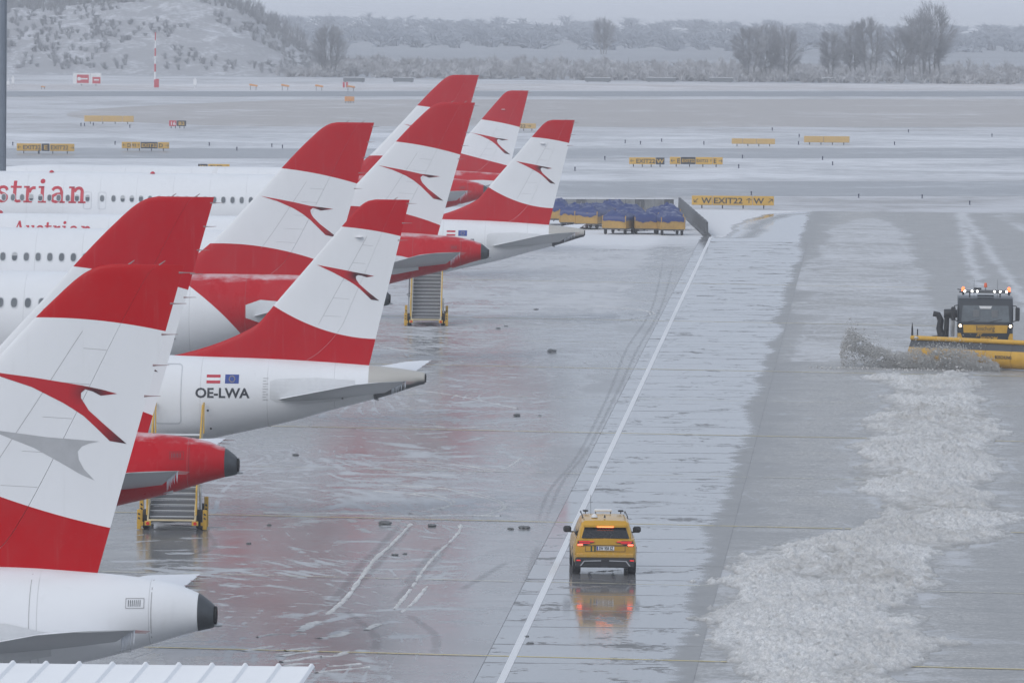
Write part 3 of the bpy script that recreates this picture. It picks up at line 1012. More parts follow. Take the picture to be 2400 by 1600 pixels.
A320 = dict(
    zb=5.76, tip=6.0, te=1.635 / 6.0,
    le=([0, 0.1, 0.3, 0.63, 1.0, 1.5, 3.0, 5.62, 5.75, 5.88, 5.97, 6.0], [-7.3, -6.9, -6.25, -5.48, -4.98, -4.43, -3.02, -0.557, -0.40, -0.20, 0.02, 0.2]),
    le0=(-5.84, 0.94), hinge=0.66,
    top=([-35.3, -35.0, -34.2, -33, -31.5, -29.5, -27, -6, -2, 0, 1.36, 2.0, 2.28], [-2.5, -2.1, -1.45, -0.75, -0.2, 0.04, 0.1, 0.1, 0.1, 0, -0.15, -0.375, -0.58]),
    bot=([-35.3, -35.0, -34.2, -33, -31, -28, -12, -10, -8, -6, -4, -2.24, -0.84, 0.4, 2.0, 2.28], [-2.7, -3.05, -3.4, -3.7, -3.95, -4.04, -4.04, -3.98, -3.76, -3.36, -2.8, -2.27, -1.89, -1.58, -1.09, -1.03]),
    hw=([-35.3, -35.0, -34.2, -33, -31, -28.5, -11, -8, -5, -3, 0, 1.4, 2.0, 2.28], [0.1, 0.42, 0.85, 1.3, 1.75, 1.975, 1.975, 1.86, 1.58, 1.32, 0.86, 0.56, 0.37, 0.24]),
    cone=1.98, end=2.28, nose=-35.3,
    stab=dict(le0=-3.1, te0=0.45, y0=0.8, z0=-1.26, le1=-0.10, te1=1.41, y1=6.2, z1=-0.52),
    wing=dict(u0=-22.5, c0=6.6, y0=1.6, z0=-3.4, u1=-16.0, c1=1.6, y1=17.0, z1=-1.9, dz_tip=0.5),
    gear_y=3.8, gear_u=-18.5, nose_u=-31.2, nac=(-23.5, 5.75, -4.0, 1.15),
    logo=[(-2.73, 3.12), (-2.0, 3.0), (-1.4, 2.89), (-0.80, 2.76), (-0.35, 2.71), (0.09, 2.65), (-0.4, 2.585), (-0.55, 2.64), (-0.70, 2.685), (-0.80, 2.60), (-0.77, 2.46), (-0.69, 2.33), (-0.43, 2.07), (0.25, 1.55), (-0.2, 1.64), (-0.5, 1.93), (-0.80, 2.22), (-1.1, 2.45), (-1.45, 2.66), (-2.06, 2.92)],
    win_v=-1.35)
E195 = dict(
    zb=4.92, tip=5.33, te=1.25 / 5.33,
    le=([0, 0.12, 0.3, 0.7, 1.07, 1.28, 1.6, 1.87, 3.1, 4.9, 5.1, 5.22, 5.30, 5.33], [-7.6, -6.9, -6.0, -4.75, -3.95, -3.6, -3.32, -3.10, -2.056, -0.53, -0.345, -0.19, -0.02, 0.16]),
    le0=(-4.69, 0.848), hinge=0.70,
    top=([-36.9, -36.6, -35.8, -34.5, -33, -31, -29, -8, -4, 0, 1.75, 1.79], [-2.0, -1.65, -1.1, -0.5, -0.05, 0.18, 0.25, 0.25, 0.2, 0, -0.2, -0.21]),
    bot=([-36.9, -36.6, -35.8, -34.5, -32.5, -30, -13, -10, -8, -6, -4.14, -2.53, -0.96, 0.36, 1.75, 1.79], [-2.2, -2.45, -2.7, -2.9, -3.05, -3.1, -3.1, -3.04, -2.9, -2.62, -2.22, -1.84, -1.39, -1.03, -0.58, -0.57]),
    hw=([-36.9, -36.6, -35.8, -34.5, -32.5, -30, -11, -8, -6, -3, 0, 1.75, 1.79], [0.1, 0.35, 0.65, 1.0, 1.35, 1.505, 1.505, 1.45, 1.34, 1.02, 0.6, 0.2, 0.19]),
    cone=None, end=1.79, nose=-36.9,
    stab=dict(le0=-3.05, te0=0.55, y0=0.6, z0=-0.84, le1=0.42, te1=1.62, y1=6.05, z1=-0.14),
    wing=dict(u0=-22.0, c0=5.6, y0=1.3, z0=-2.7, u1=-17.0, c1=1.4, y1=13.6, z1=-1.4, dz_tip=0.9),
    gear_y=2.95, gear_u=-18.5, nose_u=-33.0, nac=(-23.0, 4.5, -3.2, 0.85),
    logo=[(-1.71, 3.21), (-1.3, 3.14), (-0.85, 3.06), (-0.44, 2.98), (-0.15, 2.93), (0.14, 2.87), (-0.10, 2.83), (-0.26, 2.88), (-0.38, 2.90), (-0.45, 2.85), (-0.44, 2.76), (-0.34, 2.61), (-0.05, 2.36), (0.31, 2.08), (0.05, 2.11), (-0.15, 2.30), (-0.34, 2.48), (-0.52, 2.61), (-0.70, 2.72), (-1.2, 2.98)],
    win_v=-1.15)
LOGO_NEW = [(-2.32, 3.92), (-1.90, 3.86), (-1.3, 3.79), (-0.7, 3.70), (-0.31, 3.64), (0.05, 3.57), (0.357, 3.49), (0.04, 3.45), (-0.12, 3.53), (-0.26, 3.57), (-0.345, 3.50), (-0.345, 3.40), (-0.19, 3.16), (0.1, 2.90), (0.545, 2.52), (0.22, 2.57), (-0.05, 2.83), (-0.29, 3.05), (-0.49, 3.18), (-0.69, 3.30), (-1.3, 3.6)]
GHOST = [(-2.5, 2.9), (-1.9, 2.74), (-1.0, 2.63), (0.02, 2.56), (-0.18, 2.52), (-0.32, 2.46), (-0.40, 2.36), (-0.38, 2.2), (-0.28, 2.02), (-0.07, 1.80), (-0.35, 1.92), (-0.66, 2.1), (-1.25, 2.42)]

def naca(c):
    c = np.clip(c, 0, 1)
    return 5 * (0.2969 * np.sqrt(c) - 0.126 * c - 0.3516 * c ** 2 + 0.2843 * c ** 3 - 0.1015 * c ** 4)

class Shape:
    """surface functions of one aircraft type; u aft, v up from the foot of the rudder"""
    def __init__(s, T):
        s.T = T
    def sec(s, u):
        T = s.T
        return float(pchip(*T['top'], u)), float(pchip(*T['bot'], u)), float(pchip(*T['hw'], u))
    def lat(s, u, v):
        a, b, w = s.sec(u)
        c, h = (a + b) / 2, (a - b) / 2
        return w * math.sqrt(max(0.0, 1 - ((v - c) / h) ** 2))
    def le(s, v):
        return float(pchip(*s.T['le'], v))
    def tex(s, v):
        return v * s.T['te']
    def fin_half(s, u, v):
        T = s.T
        le, te = s.le(v), s.tex(v)
        ch0 = te - (T['le0'][0] + T['le0'][1] * v)
        c = min(1, max(0, (u - le) / (te - le)))
        tipk = min(1, max(0.0, (T['tip'] - v) / 0.12)) ** 0.5
        return max(0.006, 0.5 * 0.105 * ch0 * 2 * float(naca(c)) * 0.5 * (0.35 + 0.65 * tipk) * 1.0)

MATS = {}
def fin_mats():
    MATS['old'] = mat_fin('fin_red_white_red', (-0.31, 3.96, -0.202, -0.0338), (-1.5, 0.95, -0.24, -0.045), 5.76, RED_P)
    MATS['new'] = mat_fin('fin_red_white_red_new', (0.05, 4.90, -0.0963, -0.0459), (-1.1, 1.21, -0.29, 0.033), 5.76, (0.46, 0.002, 0.007))
    MATS['emb'] = mat_fin('fin_red_white_red_small', (-0.18, 4.37, -0.13, -0.045), (-0.965, 0.99, -0.225, 0.09), 4.92, RED_P)
    MATS['emb_old'] = mat_fin('fin_red_white_red_small_old', (-0.5, 3.27, -0.19, -0.03), (-1.5, 0.9, -0.25, 0.0), 4.92, RED_P)
    MATS['a_white'] = mat_body('white_fuselage_paint', 5.76)
    MATS['a_red'] = mat_body('white_and_red_fuselage_paint', 5.76, -5.9)
    MATS['e_white'] = mat_body('white_small_fuselage_paint', 4.92)
    MATS['e_red'] = mat_body('white_and_red_small_fuselage_paint', 4.92, -7.2)
fin_mats()

def on_body(S, bm, name, mat, parent, off=0.008, du=0.6, dv=0.12, side=-1):
    """lay flat lettering or trim (u, v) on the fuselage side"""
    cut_grid(bm, du, dv)
    zb = S.T['zb']
    for v in bm.verts:
        u, w = v.co.x, v.co.z
        v.co = Vector((u, side * (S.lat(u, w) + off), w + zb))
    return bm_obj(bm, name, mat, parent)

def on_fin(S, bm, name, mat, parent, off=0.006, du=0.25, dv=0.2, side=-1, shade=None):
    cut_grid(bm, du, dv)
    zb = S.T['zb']
    vals = []
    for v in bm.verts:
        u, w = v.co.x, v.co.z
        vals.append(shade(u, w) if shade else 0)
        v.co = Vector((u, side * (S.fin_half(u, w) + off), w + zb))
    o = bm_obj(bm, name, mat, parent)
    if shade:
        a = o.data.attributes.new('shade', 'FLOAT', 'POINT')
        a.data.foreach_set('value', np.array(vals, np.float32))
    return o

def rrect(u0, v0, u1, v1, r, n=4):
    P = []
    for cx, cy, a0 in ((u1 - r, v1 - r, 0), (u0 + r, v1 - r, 90), (u0 + r, v0 + r, 180), (u1 - r, v0 + r, 270)):
        for i in range(n + 1):
            a = math.radians(a0 + 90 * i / n)
            P.append((cx + r * math.cos(a), cy + r * math.sin(a)))
    return P

def ring_bm(P, Q):
    bm = bmesh.new()
    a = [bm.verts.new((p[0], 0, p[1])) for p in P]
    b = [bm.verts.new((p[0], 0, p[1])) for p in Q]
    n = len(P)
    for i in range(n):
        bm.faces.new((a[i], a[(i + 1) % n], b[(i + 1) % n], b[i]))
    return bm

def airfoil_rows(stations, tc=0.1, nc=14, cut=(0.0, 1.0)):
    """closed section rows: stations are (le point, te point) in 3-D; thickness along z"""
    rows = []
    cs = cut[0] + (cut[1] - cut[0]) * (1 - np.cos(np.linspace(0, math.pi, nc))) / 2
    for (a, b, k) in stations:
        a, b = Vector(a), Vector(b)
        ch = (b - a).length
        up_, lo_ = [], []
        for c in cs:
            p = a.lerp(b, float(c))
            h = max(0.004, float(naca(c)) * tc * ch * 0.5 * 2 * 0.5 * k)
            up_.append(p + Vector((0, 0, h)))
            lo_.append(p - Vector((0, 0, h)))
        rows.append(up_ + lo_[::-1])
    return rows

def closed_loft(rows):
    b = MB()
    b.grid(rows, closed=True)
    n = len(rows[0])
    b.f.append(list(range(n - 1, -1, -1)))
    b.mi.append(0)
    b.f.append([(len(rows) - 1) * n + i for i in range(n)])
    b.mi.append(0)
    return b

def wheel_mb(b, c, r, w):
    b.lathe([(-w / 2, r * 0.62), (-w / 2, r * 0.9), (-w * 0.32, r), (w * 0.32, r), (w / 2, r * 0.9), (w / 2, r * 0.62)], 'Y', c, 20)

def make_plane(name, T, livery, body, tip_px, yaw, logo='std', wicks=True, windows=None, doors=(), extras=None):
    S = Shape(T)
    zb = T['zb']
    H = zb + T['tip']
    tipw = atz(*tip_px, H)
    ca, sa = math.cos(yaw), math.sin(yaw)
    tu = S.tex(T['tip'])
    root = empty(name, (tipw.x - ca * tu, tipw.y + sa * tu, 0), -yaw)
    # --- fuselage
    end = T['cone'] or T['end']
    us = np.concatenate([np.linspace(T['nose'], T['nose'] + 4, 12)[:-1], np.linspace(T['nose'] + 4, T['nose'] + 9, 7)[:-1], np.linspace(T['nose'] + 9, -13, 12)[:-1], np.linspace(-13, end, 40)])
    NA = 56
    rows = []
    for u in us:
        a, b_, w = S.sec(u)
        c, h = (a + b_) / 2, (a - b_) / 2
        rows.append([(u, w * math.cos(2 * math.pi * j / NA), zb + c + h * math.sin(2 * math.pi * j / NA)) for j in range(NA)])
    closed_loft(rows).build('fuselage', MATS[body], root, smooth=40)
    if T['cone']:
        cr = []
        for u in (1.985, 2.05, 2.2, 2.28):
            a, b_, w = S.sec(u)
            c, h = (a + b_) / 2, (a - b_) / 2
            k = 1.012 if u < 2.25 else 0.97
            cr.append([(u, k * w * math.cos(2 * math.pi * j / 32), zb + c + k * h * math.sin(2 * math.pi * j / 32)) for j in range(32)])
        cone = closed_loft(cr).build('exhaust_cone', m_exh, root, smooth=40)
        a, b_, w = S.sec(2.28)
        MB().lathe([(2.27, 0.17), (2.33, 0.175), (2.335, 0.14), (2.30, 0.13)], 'X', (0, 0, zb + (a + b_) / 2 + 0.02), 20).build('exhaust_pipe', m_exh_in, cone, smooth=40)
        MB().lathe([(2.27, 0.035), (2.36, 0.04), (2.42, 0.025), (2.44, 0.01)], 'X', (0, 0, zb + b_ + 0.05), 10).build('tail_light', m_metal, cone, smooth=40)
        # louvred vent on the tail
        v = empty('vent', (0, 0, 0))
        v.parent = root
        on_body(S, ring_bm(rrect(0.62, -0.62, 0.98, -0.42, 0.01, 1), rrect(0.635, -0.605, 0.965, -0.435, 0.01, 1)), 'vent_frame', m_seam if body == 'a_white' else m_red_seam, v)
        for k in range(7):
            u = 0.67 + k * 0.037
            on_body(S, poly_bm([[(u, -0.58), (u + 0.014, -0.58), (u + 0.014, -0.46), (u, -0.46)]]), 'louvre', m_exh, v, 0.006)
        ac = MB().box((0.55, -0.25, zb - 1.46), (0.26, 0.12, 0.10)).build('vent_scoop', m_stab, root)
        # seam round the tail
        bm = poly_bm([[(1.10, -1.36), (1.118, -1.36), (1.118, -0.11), (1.10, -0.11)]])
        on_body(S, bm, 'panel_seam', m_seam if body == 'a_white' else m_red_seam, root, 0.004)
        if body == 'a_white':
            on_body(S, poly_bm([[(-1.22, -1.9), (-1.205, -1.9), (-1.205, 0.0), (-1.22, 0.0)]]), 'panel_seam', m_seam, root, 0.004)
    else:
        # bare metal end of the tail with the soot-dark underside
        cr = []
        for u in np.linspace(0.02, 1.80, 12):
            a, b_, w = S.sec(min(u, 1.79))
            c, h = (a + b_) / 2, (a - b_) / 2
            cr.append([(u + 0.30 * max(0, -math.sin(2 * math.pi * j / 36)), 1.02 * w * math.cos(2 * math.pi * j / 36), zb + c + 1.015 * h * math.sin(2 * math.pi * j / 36)) if u < 0.1 else (u, 1.02 * w * math.cos(2 * math.pi * j / 36), zb + c + 1.015 * h * math.sin(2 * math.pi * j / 36)) for j in range(36)])
        t_f = closed_loft(cr).build('tail_fairing', m_fair_soot, root, smooth=40)
        MB().lathe([(1.79, 0.13), (1.84, 0.14), (1.84, 0.11), (1.80, 0.10)], 'X', (0, 0, zb - 0.39), 16).build('exhaust_pipe', m_exh_in, t_f, smooth=40)
    # --- fin and rudder
    tip = T['tip']
    vs = np.concatenate([[-0.35], np.linspace(0, 2, 15), np.linspace(2.2, tip - 0.5, 10), np.linspace(tip - 0.4, tip, 10)])
    def fin_rows(c0, c1, nc, te_cap):
        rws = []
        for v in vs:
            vv = max(v, 0)
            le, te = S.le(vv), S.tex(vv)
            port, star = [], []
            cc = (c0 + (c1 - c0) * (1 - np.cos(np.linspace(0, math.pi / 2 if c0 == 0 else math.pi, nc))) / (1 if c0 == 0 else 2))
            for c in cc:
                u = le + (te - le) * float(c)
                h = S.fin_half(u, vv)
                if c0 == 0 and c == 0:
                    h = 0.004
                port.append((u, -h, zb + v))
                star.append((u, h, zb + v))
            rws.append(port + star[::-1])
        return rws
    hg = T['hinge']
    closed_loft(fin_rows(0.0, hg - 0.0008, 16, False)).build('fin', MATS[livery], root, smooth=50)
    rud = closed_loft(fin_rows(hg + 0.0012, 1.0, 8, True)).build('rudder', MATS[livery], root, smooth=50)
    if wicks:
        vv = [tip - 0.15, tip - 0.75, tip - 1.35, tip - 1.95, tip - 2.55] if T is A320 else [tip - 0.12, tip - 0.75, tip - 1.3]
        for v in vv:
            u = S.tex(v)
            b = MB().tube([(u - 0.06, 0, zb + v), (u + 0.05, 0, zb + v), (u + 0.26, 0, zb + v + 0.005)], [0.024, 0.012, 0.005], 6)
            b.build('static_wick', m_wick, rud)
        for u in (0.55, 1.15) if T is A320 else (0.75,):
            MB().tube([(u, 0, zb + tip - 0.01), (u + 0.12, 0, zb + tip + 0.08)], [0.02, 0.008], 6).build('static_wick', m_wick, rud)
    # panel seams on the near side of the fin
    def seam(pts, w, side=-1):
        P = []
        bm = bmesh.new()
        L = []
        for i, (u, v) in enumerate(pts):
            a = Vector(pts[max(i - 1, 0)])
            c = Vector(pts[min(i + 1, len(pts) - 1)])
            d = (c - a).normalized()
            L.append((bm.verts.new((u - d.y * w, 0, v + d.x * w)), bm.verts.new((u + d.y * w, 0, v - d.x * w))))
        for i in range(len(L) - 1):
            bm.faces.new((L[i][0], L[i + 1][0], L[i + 1][1], L[i][1]))
        on_fin(S, bm, 'panel_seam', m_seam, root, 0.002, 0, 0, side)
    low = {'old': 1.1, 'new': 1.35, 'emb': 1.3, 'emb_old': 1.0}[livery]
    hi = {'old': 3.7, 'new': 4.7, 'emb': 4.15, 'emb_old': 3.0}[livery]
    fr = lambda v, c: (S.le(v) + (S.tex(v) - S.le(v)) * c, v)
    seam([fr(v, 0.42 if T is A320 else 0.5) for v in np.linspace(low, hi, 10)], 0.006)
    for k in range(5):
        v = low + (hi - low) * (k + 0.5) / 5
        seam([fr(v, 0.5), fr(v - 0.03, 0.655)], 0.005)
    # emblem
    LG = {'std': T['logo'], 'new': LOGO_NEW, 'big': [((u - 0.09) * 0.83, (v - 2.65) * 0.87 + 2.19) for u, v in A320['logo']]}[logo]
    beak = LG[5] if T is E195 else (LG[5] if logo == 'std' else LG[6])
    tail = min(LG, key=lambda p: p[1])
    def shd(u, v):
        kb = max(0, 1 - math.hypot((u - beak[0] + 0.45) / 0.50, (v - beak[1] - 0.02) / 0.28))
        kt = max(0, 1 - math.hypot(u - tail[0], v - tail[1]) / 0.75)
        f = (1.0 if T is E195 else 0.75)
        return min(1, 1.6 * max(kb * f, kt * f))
    for sd_ in (-1, 1):
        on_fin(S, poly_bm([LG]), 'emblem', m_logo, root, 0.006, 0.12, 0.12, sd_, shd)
        if logo == 'new':
            on_fin(S, poly_bm([GHOST]), 'ghost_emblem', m_ghost, root, 0.004, 0.25, 0.25, sd_)
    if T is E195:
        MB().lathe([(-0.02, 0.09), (0, 0.13), (0.02, 0.09)], 'Z', (0, 0, 0), 14).build('antenna', m_flag_white, root).location = (-0.36, -S.fin_half(-0.36, 4.12) - 0.03, zb + 4.12)
    # --- tailplane
    st = T['stab']
    for side in (-1, 1):
        sts = []
        for k in np.linspace(0, 1, 8):
            y = st['y0'] + (st['y1'] - st['y0']) * k
            le = st['le0'] + (st['le1'] - st['le0']) * k
            te = st['te0'] + (st['te1'] - st['te0']) * k
            if k > 0.98:
                le += 0.35
            z = zb + st['z0'] + (st['z1'] - st['z0']) * k
            # trimmed leading edge down
            sts.append(((le, side * y, z - 0.30 * (1 - k) - 0.06 * k), (le + (te - le) * 0.70, side * y, z), (te, side * y, z), 1.0 if k < 0.98 else 0.45))
        sm = m_stab
        hs = closed_loft([r for r in airfoil_rows([(a, c, k) for a, b_, c, k in sts], 0.10, 12)]).build('horizontal_stabilizer', sm, root, smooth=45)
        # icicles and static wicks along the trailing edge
        ic = MB()
        r2 = random.Random(hash(name) % 97 + side)
        for k in range(34):
            f = r2.uniform(0.35, 1.0)
            u = st['te0'] + (st['te1'] - st['te0']) * f - 0.02
            y = side * (st['y0'] + (st['y1'] - st['y0']) * f)
            z = zb + st['z0'] + (st['z1'] - st['z0']) * f
            ic.tube([(u, y, z), (u, y, z - r2.uniform(0.06, 0.3) * (1 if side < 0 else 0.3))], [0.014, 0.002], 4)
        kind(ic.build('icicles', m_ice, hs), 'stuff')
        for f in (0.80, 0.88, 0.96):
            u = st['te0'] + (st['te1'] - st['te0']) * f
            y = side * (st['y0'] + (st['y1'] - st['y0']) * f)
            z = zb + st['z0'] + (st['z1'] - st['z0']) * f
            MB().tube([(u - 0.03, y, z), (u + 0.28, y, z - 0.01)], [0.014, 0.006], 5).build('static_wick', m_wick, hs)
        # root plate
        v0 = st['z0']
        u0 = st['le0']
        plate = [(u0 - 0.06, v0 - 0.28), (u0 - 0.06, v0 + 0.22), (u0 + 0.5, v0 + 0.42), (u0 + 1.5, v0 + 0.34), (u0 + 2.3, v0 + 0.15), (u0 + 2.3, v0 - 0.3), (u0 + 1.2, v0 - 0.52), (u0 + 0.5, v0 - 0.48)]
        if T is E195:
            plate = [(-3.1, -1.06), (-3.1, -0.50), (-2.9, -0.42), (-1.6, -0.38), (-0.4, -0.45), (-0.4, -0.95), (-0.95, -1.12), (-2.0, -1.24), (-2.9, -1.16)]
        on_body(S, poly_bm([plate]), 'stabilizer_plate', m_stab_white, root, 0.01, 0.4, 0.12, side)
    # --- wings with engines and gear
    wg = T['wing']
    for side in (-1, 1):
        sts = []
        for k in np.linspace(0, 1, 6):
            y = side * (wg['y0'] + (wg['y1'] - wg['y0']) * k)
            ch = wg['c0'] + (wg['c1'] - wg['c0']) * min(1, k * 1.25) if k < 0.8 else wg['c1'] + 0.6 * (1 - k)
            u = wg['u0'] + (wg['u1'] - wg['u0']) * k
            z = zb + wg['z0'] + (wg['z1'] - wg['z0']) * k
            sts.append(((u, y, z), (u + ch, y, z - 0.1), 1.0))
        wo = closed_loft(airfoil_rows(sts, 0.13, 12)).build('wing', m_wing, root, smooth=45)
        a, b_, _ = sts[-1]
        MB().prism([(a[0], a[2] - 0.4 * wg['dz_tip']), (b_[0] + 0.1, a[2] - 0.3 * wg['dz_tip']), (b_[0] + 0.3, a[2] + wg['dz_tip']), (b_[0] - 0.3, a[2] + wg['dz_tip'])], 'Y', a[1] - 0.03, a[1] + 0.03).build('wing_fence', m_wing, wo)
        nu, ny, nz, nr = T['nac']
        eng = MB().lathe([(0, nr * 0.86), (0.1, nr), (1.2, nr * 1.05), (2.6, nr * 0.95), (3.4, nr * 0.7), (3.5, nr * 0.4), (4.2, nr * 0.25)], 'X', (nu, side * ny, zb + nz + 0.35), 28).build('engine', MATS['a_white'], root, smooth=40)
        gr = MB()
        gz = {5.76: 0.57, 4.92: 0.5}[zb]
        gr.tube([(T['gear_u'], side * T['gear_y'], zb - 3.3), (T['gear_u'], side * T['gear_y'], gz)], 0.12, 10)
        lg = gr.build('main_gear', m_metal, root)
        for dy in (-0.45, 0.45):
            wb = MB()
            wheel_mb(wb, (T['gear_u'], side * T['gear_y'] + dy, gz), gz, 0.4)
            wb.build('wheel', m_tyre, lg, smooth=40)
    ng = MB().tube([(T['nose_u'], 0, zb - 3.7), (T['nose_u'], 0, 0.38)], 0.09, 10).build('nose_gear', m_metal, root)
    for dy in (-0.25, 0.25):
        wb = MB()
        wheel_mb(wb, (T['nose_u'], dy, 0.38), 0.38, 0.22)
        wb.build('wheel', m_tyre, ng, smooth=40)
    # --- cabin windows (near side) and doors
    if windows:
        u_list, v = windows
        u0 = u_list[0]
        ov = [(0.125 * math.cos(t_) , 0.18 * math.sin(t_)) for t_ in np.linspace(0, 2 * math.pi, 16, endpoint=False)]
        sq = lambda a: math.copysign(abs(a) ** 0.8, a)
        def oval(rx, rz):
            return [(rx * sq(math.cos(t_)), rz * sq(math.sin(t_))) for t_ in np.linspace(0, 2 * math.pi, 18, endpoint=False)]
        fr_bm = ring_bm(oval(0.15, 0.215), oval(0.118, 0.175))
        pn_bm = cut_grid(poly_bm([oval(0.12, 0.178)]), 0, 0.05)
        cut_grid(fr_bm, 0, 0.05)
        def put(bm, off, nm, mt):
            for vv in bm.verts:
                vv.co = Vector((vv.co.x, -(S.lat(-20, v + vv.co.z) + off) , vv.co.z))
            return bm_obj(bm, nm, mt, None)
        w0 = put(pn_bm, 0.016, 'window', m_glass)
        f0 = put(fr_bm, 0.018, 'window_frame', m_winframe)
        f0.parent = w0
        for i, u in enumerate(u_list):
            o = w0 if i == 0 else copy_tree(w0)
            o.parent = root
            o.location = (u, 0, zb + v)
    for (u0, v0, u1, v1, kind_) in doors:
        d = on_body(S, ring_bm(rrect(u0, v0, u1, v1, 0.12), rrect(u0 + 0.03, v0 + 0.03, u1 - 0.03, v1 - 0.03, 0.10)), 'door', m_winframe, root, 0.010)
        uc, vc = (u0 + u1) / 2, (v0 + v1) / 2
        if kind_ == 'door':
            on_body(S, poly_bm([[(u0 + 0.1, v0 - 0.05), (u1 + 0.1, v0 - 0.05), (u1 + 0.1, v0 + 0.01), (u0 + 0.1, v0 + 0.01)]]), 'door_sill', m_exh, d, 0.02)
            on_body(S, poly_bm([[(uc + 0.10 * math.cos(a), vc + 0.35 + 0.11 * math.sin(a)) for a in np.linspace(0, 2 * math.pi, 12, endpoint=False)]]), 'door_window', m_glass, d, 0.014)
            on_body(S, poly_bm([[(uc - 0.12, vc - 0.15), (uc + 0.12, vc - 0.15), (uc + 0.12, vc - 0.08), (uc - 0.12, vc - 0.08)]]), 'door_handle', m_seam, d, 0.014)
    if extras:
        extras(S, root, zb)
    return root

def mat_soot():
    t = NT('sooty_tail_metal')
    x, y, z = t.xyz(t.co())
    n = t.noise(t.co(), 3.0, 5, 0.6)
    k = t.math('ADD', t.math('SUBTRACT', 4.50, t.math('MULTIPLY', x, -0.16)), t.math('MULTIPLY', t.math('SUBTRACT', n, 0.5), 0.18))
    f = t.ramp(z, t.math('SUBTRACT', k, 0.42), t.math('SUBTRACT', k, 0.24))
    t.set(Base_Color=t.mix(f, (0.09, 0.093, 0.1), (0.46, 0.445, 0.41)), Roughness=0.45, Metallic=0.15)
    return t.m
m_fair_soot = mat_soot()

# ---- letters of the title, drawn as strokes with slab serifs
def stroke_polys(path, w):
    out = []
    for i in range(len(path) - 1):
        a, b = Vector(path[i]), Vector(path[i + 1])
        d = (b - a)
        if d.length < 1e-6:
            continue
        d.normalize()
        wa = w[i] if isinstance(w, list) else w
        wb = w[i + 1] if isinstance(w, list) else w
        n = Vector((-d.y, d.x))
        a2, b2 = a - d * wa * 0.12, b + d * wb * 0.12
        out.append([tuple(a2 - n * wa / 2), tuple(b2 - n * wb / 2), tuple(b2 + n * wb / 2), tuple(a2 + n * wa / 2)])
    return out
def arc(cx, cy, rx, ry, a0, a1, n=10):
    return [(cx + rx * math.cos(math.radians(a)), cy + ry * math.sin(math.radians(a))) for a in np.linspace(a0, a1, n)]
def letter(ch):
    """polygons in units of the x-height, with the advance width"""
    W, T_ = 0.2, 0.11
    R = lambda x0, y0, x1, y1: [(x0, y0), (x1, y0), (x1, y1), (x0, y1)]
    if ch == 'i':
        return [R(0.14, 0, 0.34, 0.98), R(0.0, 0, 0.48, T_), R(0.0, 0.87, 0.34, 0.98), arc(0.22, 1.27, 0.15, 0.14, 0, 330, 12)], 0.73
    if ch == 'r':
        return [R(0.14, 0, 0.34, 0.98), R(0.0, 0, 0.52, T_), R(0.0, 0.87, 0.34, 0.98)] + stroke_polys([(0.34, 0.62), (0.42, 0.80), (0.55, 0.88), (0.68, 0.88)], 0.17), 0.88
    if ch == 'n':
        return [R(0.14, 0, 0.34, 0.98), R(0.0, 0, 0.46, T_), R(0.0, 0.87, 0.34, 0.98), R(0.70, 0, 0.90, 0.70), R(0.58, 0, 1.03, T_)] + stroke_polys([(0.34, 0.70), (0.46, 0.85), (0.60, 0.90), (0.72, 0.86), (0.80, 0.74), (0.80, 0.66)], 0.18), 1.12
    if ch == 't':
        return [R(0.16, 0.22, 0.36, 1.28), R(0.0, 0.86, 0.66, 0.98)] + stroke_polys([(0.26, 0.26), (0.30, 0.13), (0.42, 0.07), (0.56, 0.09), (0.64, 0.14)], 0.16), 0.80
    if ch == 's':
        return stroke_polys([(0.62, 0.74), (0.56, 0.86), (0.42, 0.92), (0.24, 0.90), (0.13, 0.78), (0.16, 0.64), (0.30, 0.55), (0.48, 0.48), (0.60, 0.38), (0.60, 0.22), (0.48, 0.10), (0.30, 0.06), (0.14, 0.10), (0.07, 0.24)], 0.165), 0.82
    if ch == 'a':
        return [R(0.56, 0, 0.76, 0.66), R(0.56, 0, 0.88, T_)] + stroke_polys([(0.12, 0.76), (0.22, 0.88), (0.42, 0.92), (0.58, 0.86), (0.66, 0.70), (0.66, 0.6)], 0.165) + stroke_polys([(0.60, 0.54), (0.36, 0.52), (0.16, 0.42), (0.10, 0.26), (0.16, 0.11), (0.32, 0.06), (0.48, 0.12), (0.60, 0.26)], 0.165), 1.10
    if ch == 'u':
        return [R(0.12, 0.28, 0.32, 0.98), R(0.0, 0.87, 0.32, 0.98), R(0.62, 0, 0.82, 0.98), R(0.52, 0.87, 0.82, 0.98), R(0.62, 0, 0.92, T_)] + stroke_polys([(0.22, 0.3), (0.28, 0.14), (0.42, 0.08), (0.56, 0.14), (0.66, 0.3)], 0.18), 1.0
    if ch == 'A':
        return [R(-0.05, 0, 0.36, T_), R(0.72, 0, 1.22, T_), R(0.3, 0.44, 0.85, 0.56)] + stroke_polys([(0.14, 0.06), (0.58, 1.36)], 0.11) + stroke_polys([(0.58, 1.36), (0.98, 0.06)], 0.21), 1.24
    return [], 0.5
def title(S, root, word, u0, v0, xh, mat, off=0.012):
    t_ = empty('title_lettering', (0, 0, 0))
    t_.parent = root
    u = u0
    for ch in word:
        ps, adv = letter(ch)
        for i, P in enumerate(ps):
            pass
        bm = bmesh.new()
        for k, P in enumerate(ps):
            vs_ = [bm.verts.new((u + p[0] * xh, 0, v0 + p[1] * xh)) for p in P]
            bm.faces.new(vs_)
        # pieces of one letter are merged by laying them a hair apart
        zb = S.T['zb']
        cut_grid(bm, 0.5, 0.1)
        for v in bm.verts:
            a, w = v.co.x, v.co.z
            v.co = Vector((a, -(S.lat(a, w) + off), w + zb))
        k = 0
        o = bm_obj(bm, 'letter', mat, t_)
        u += adv * xh
    return u

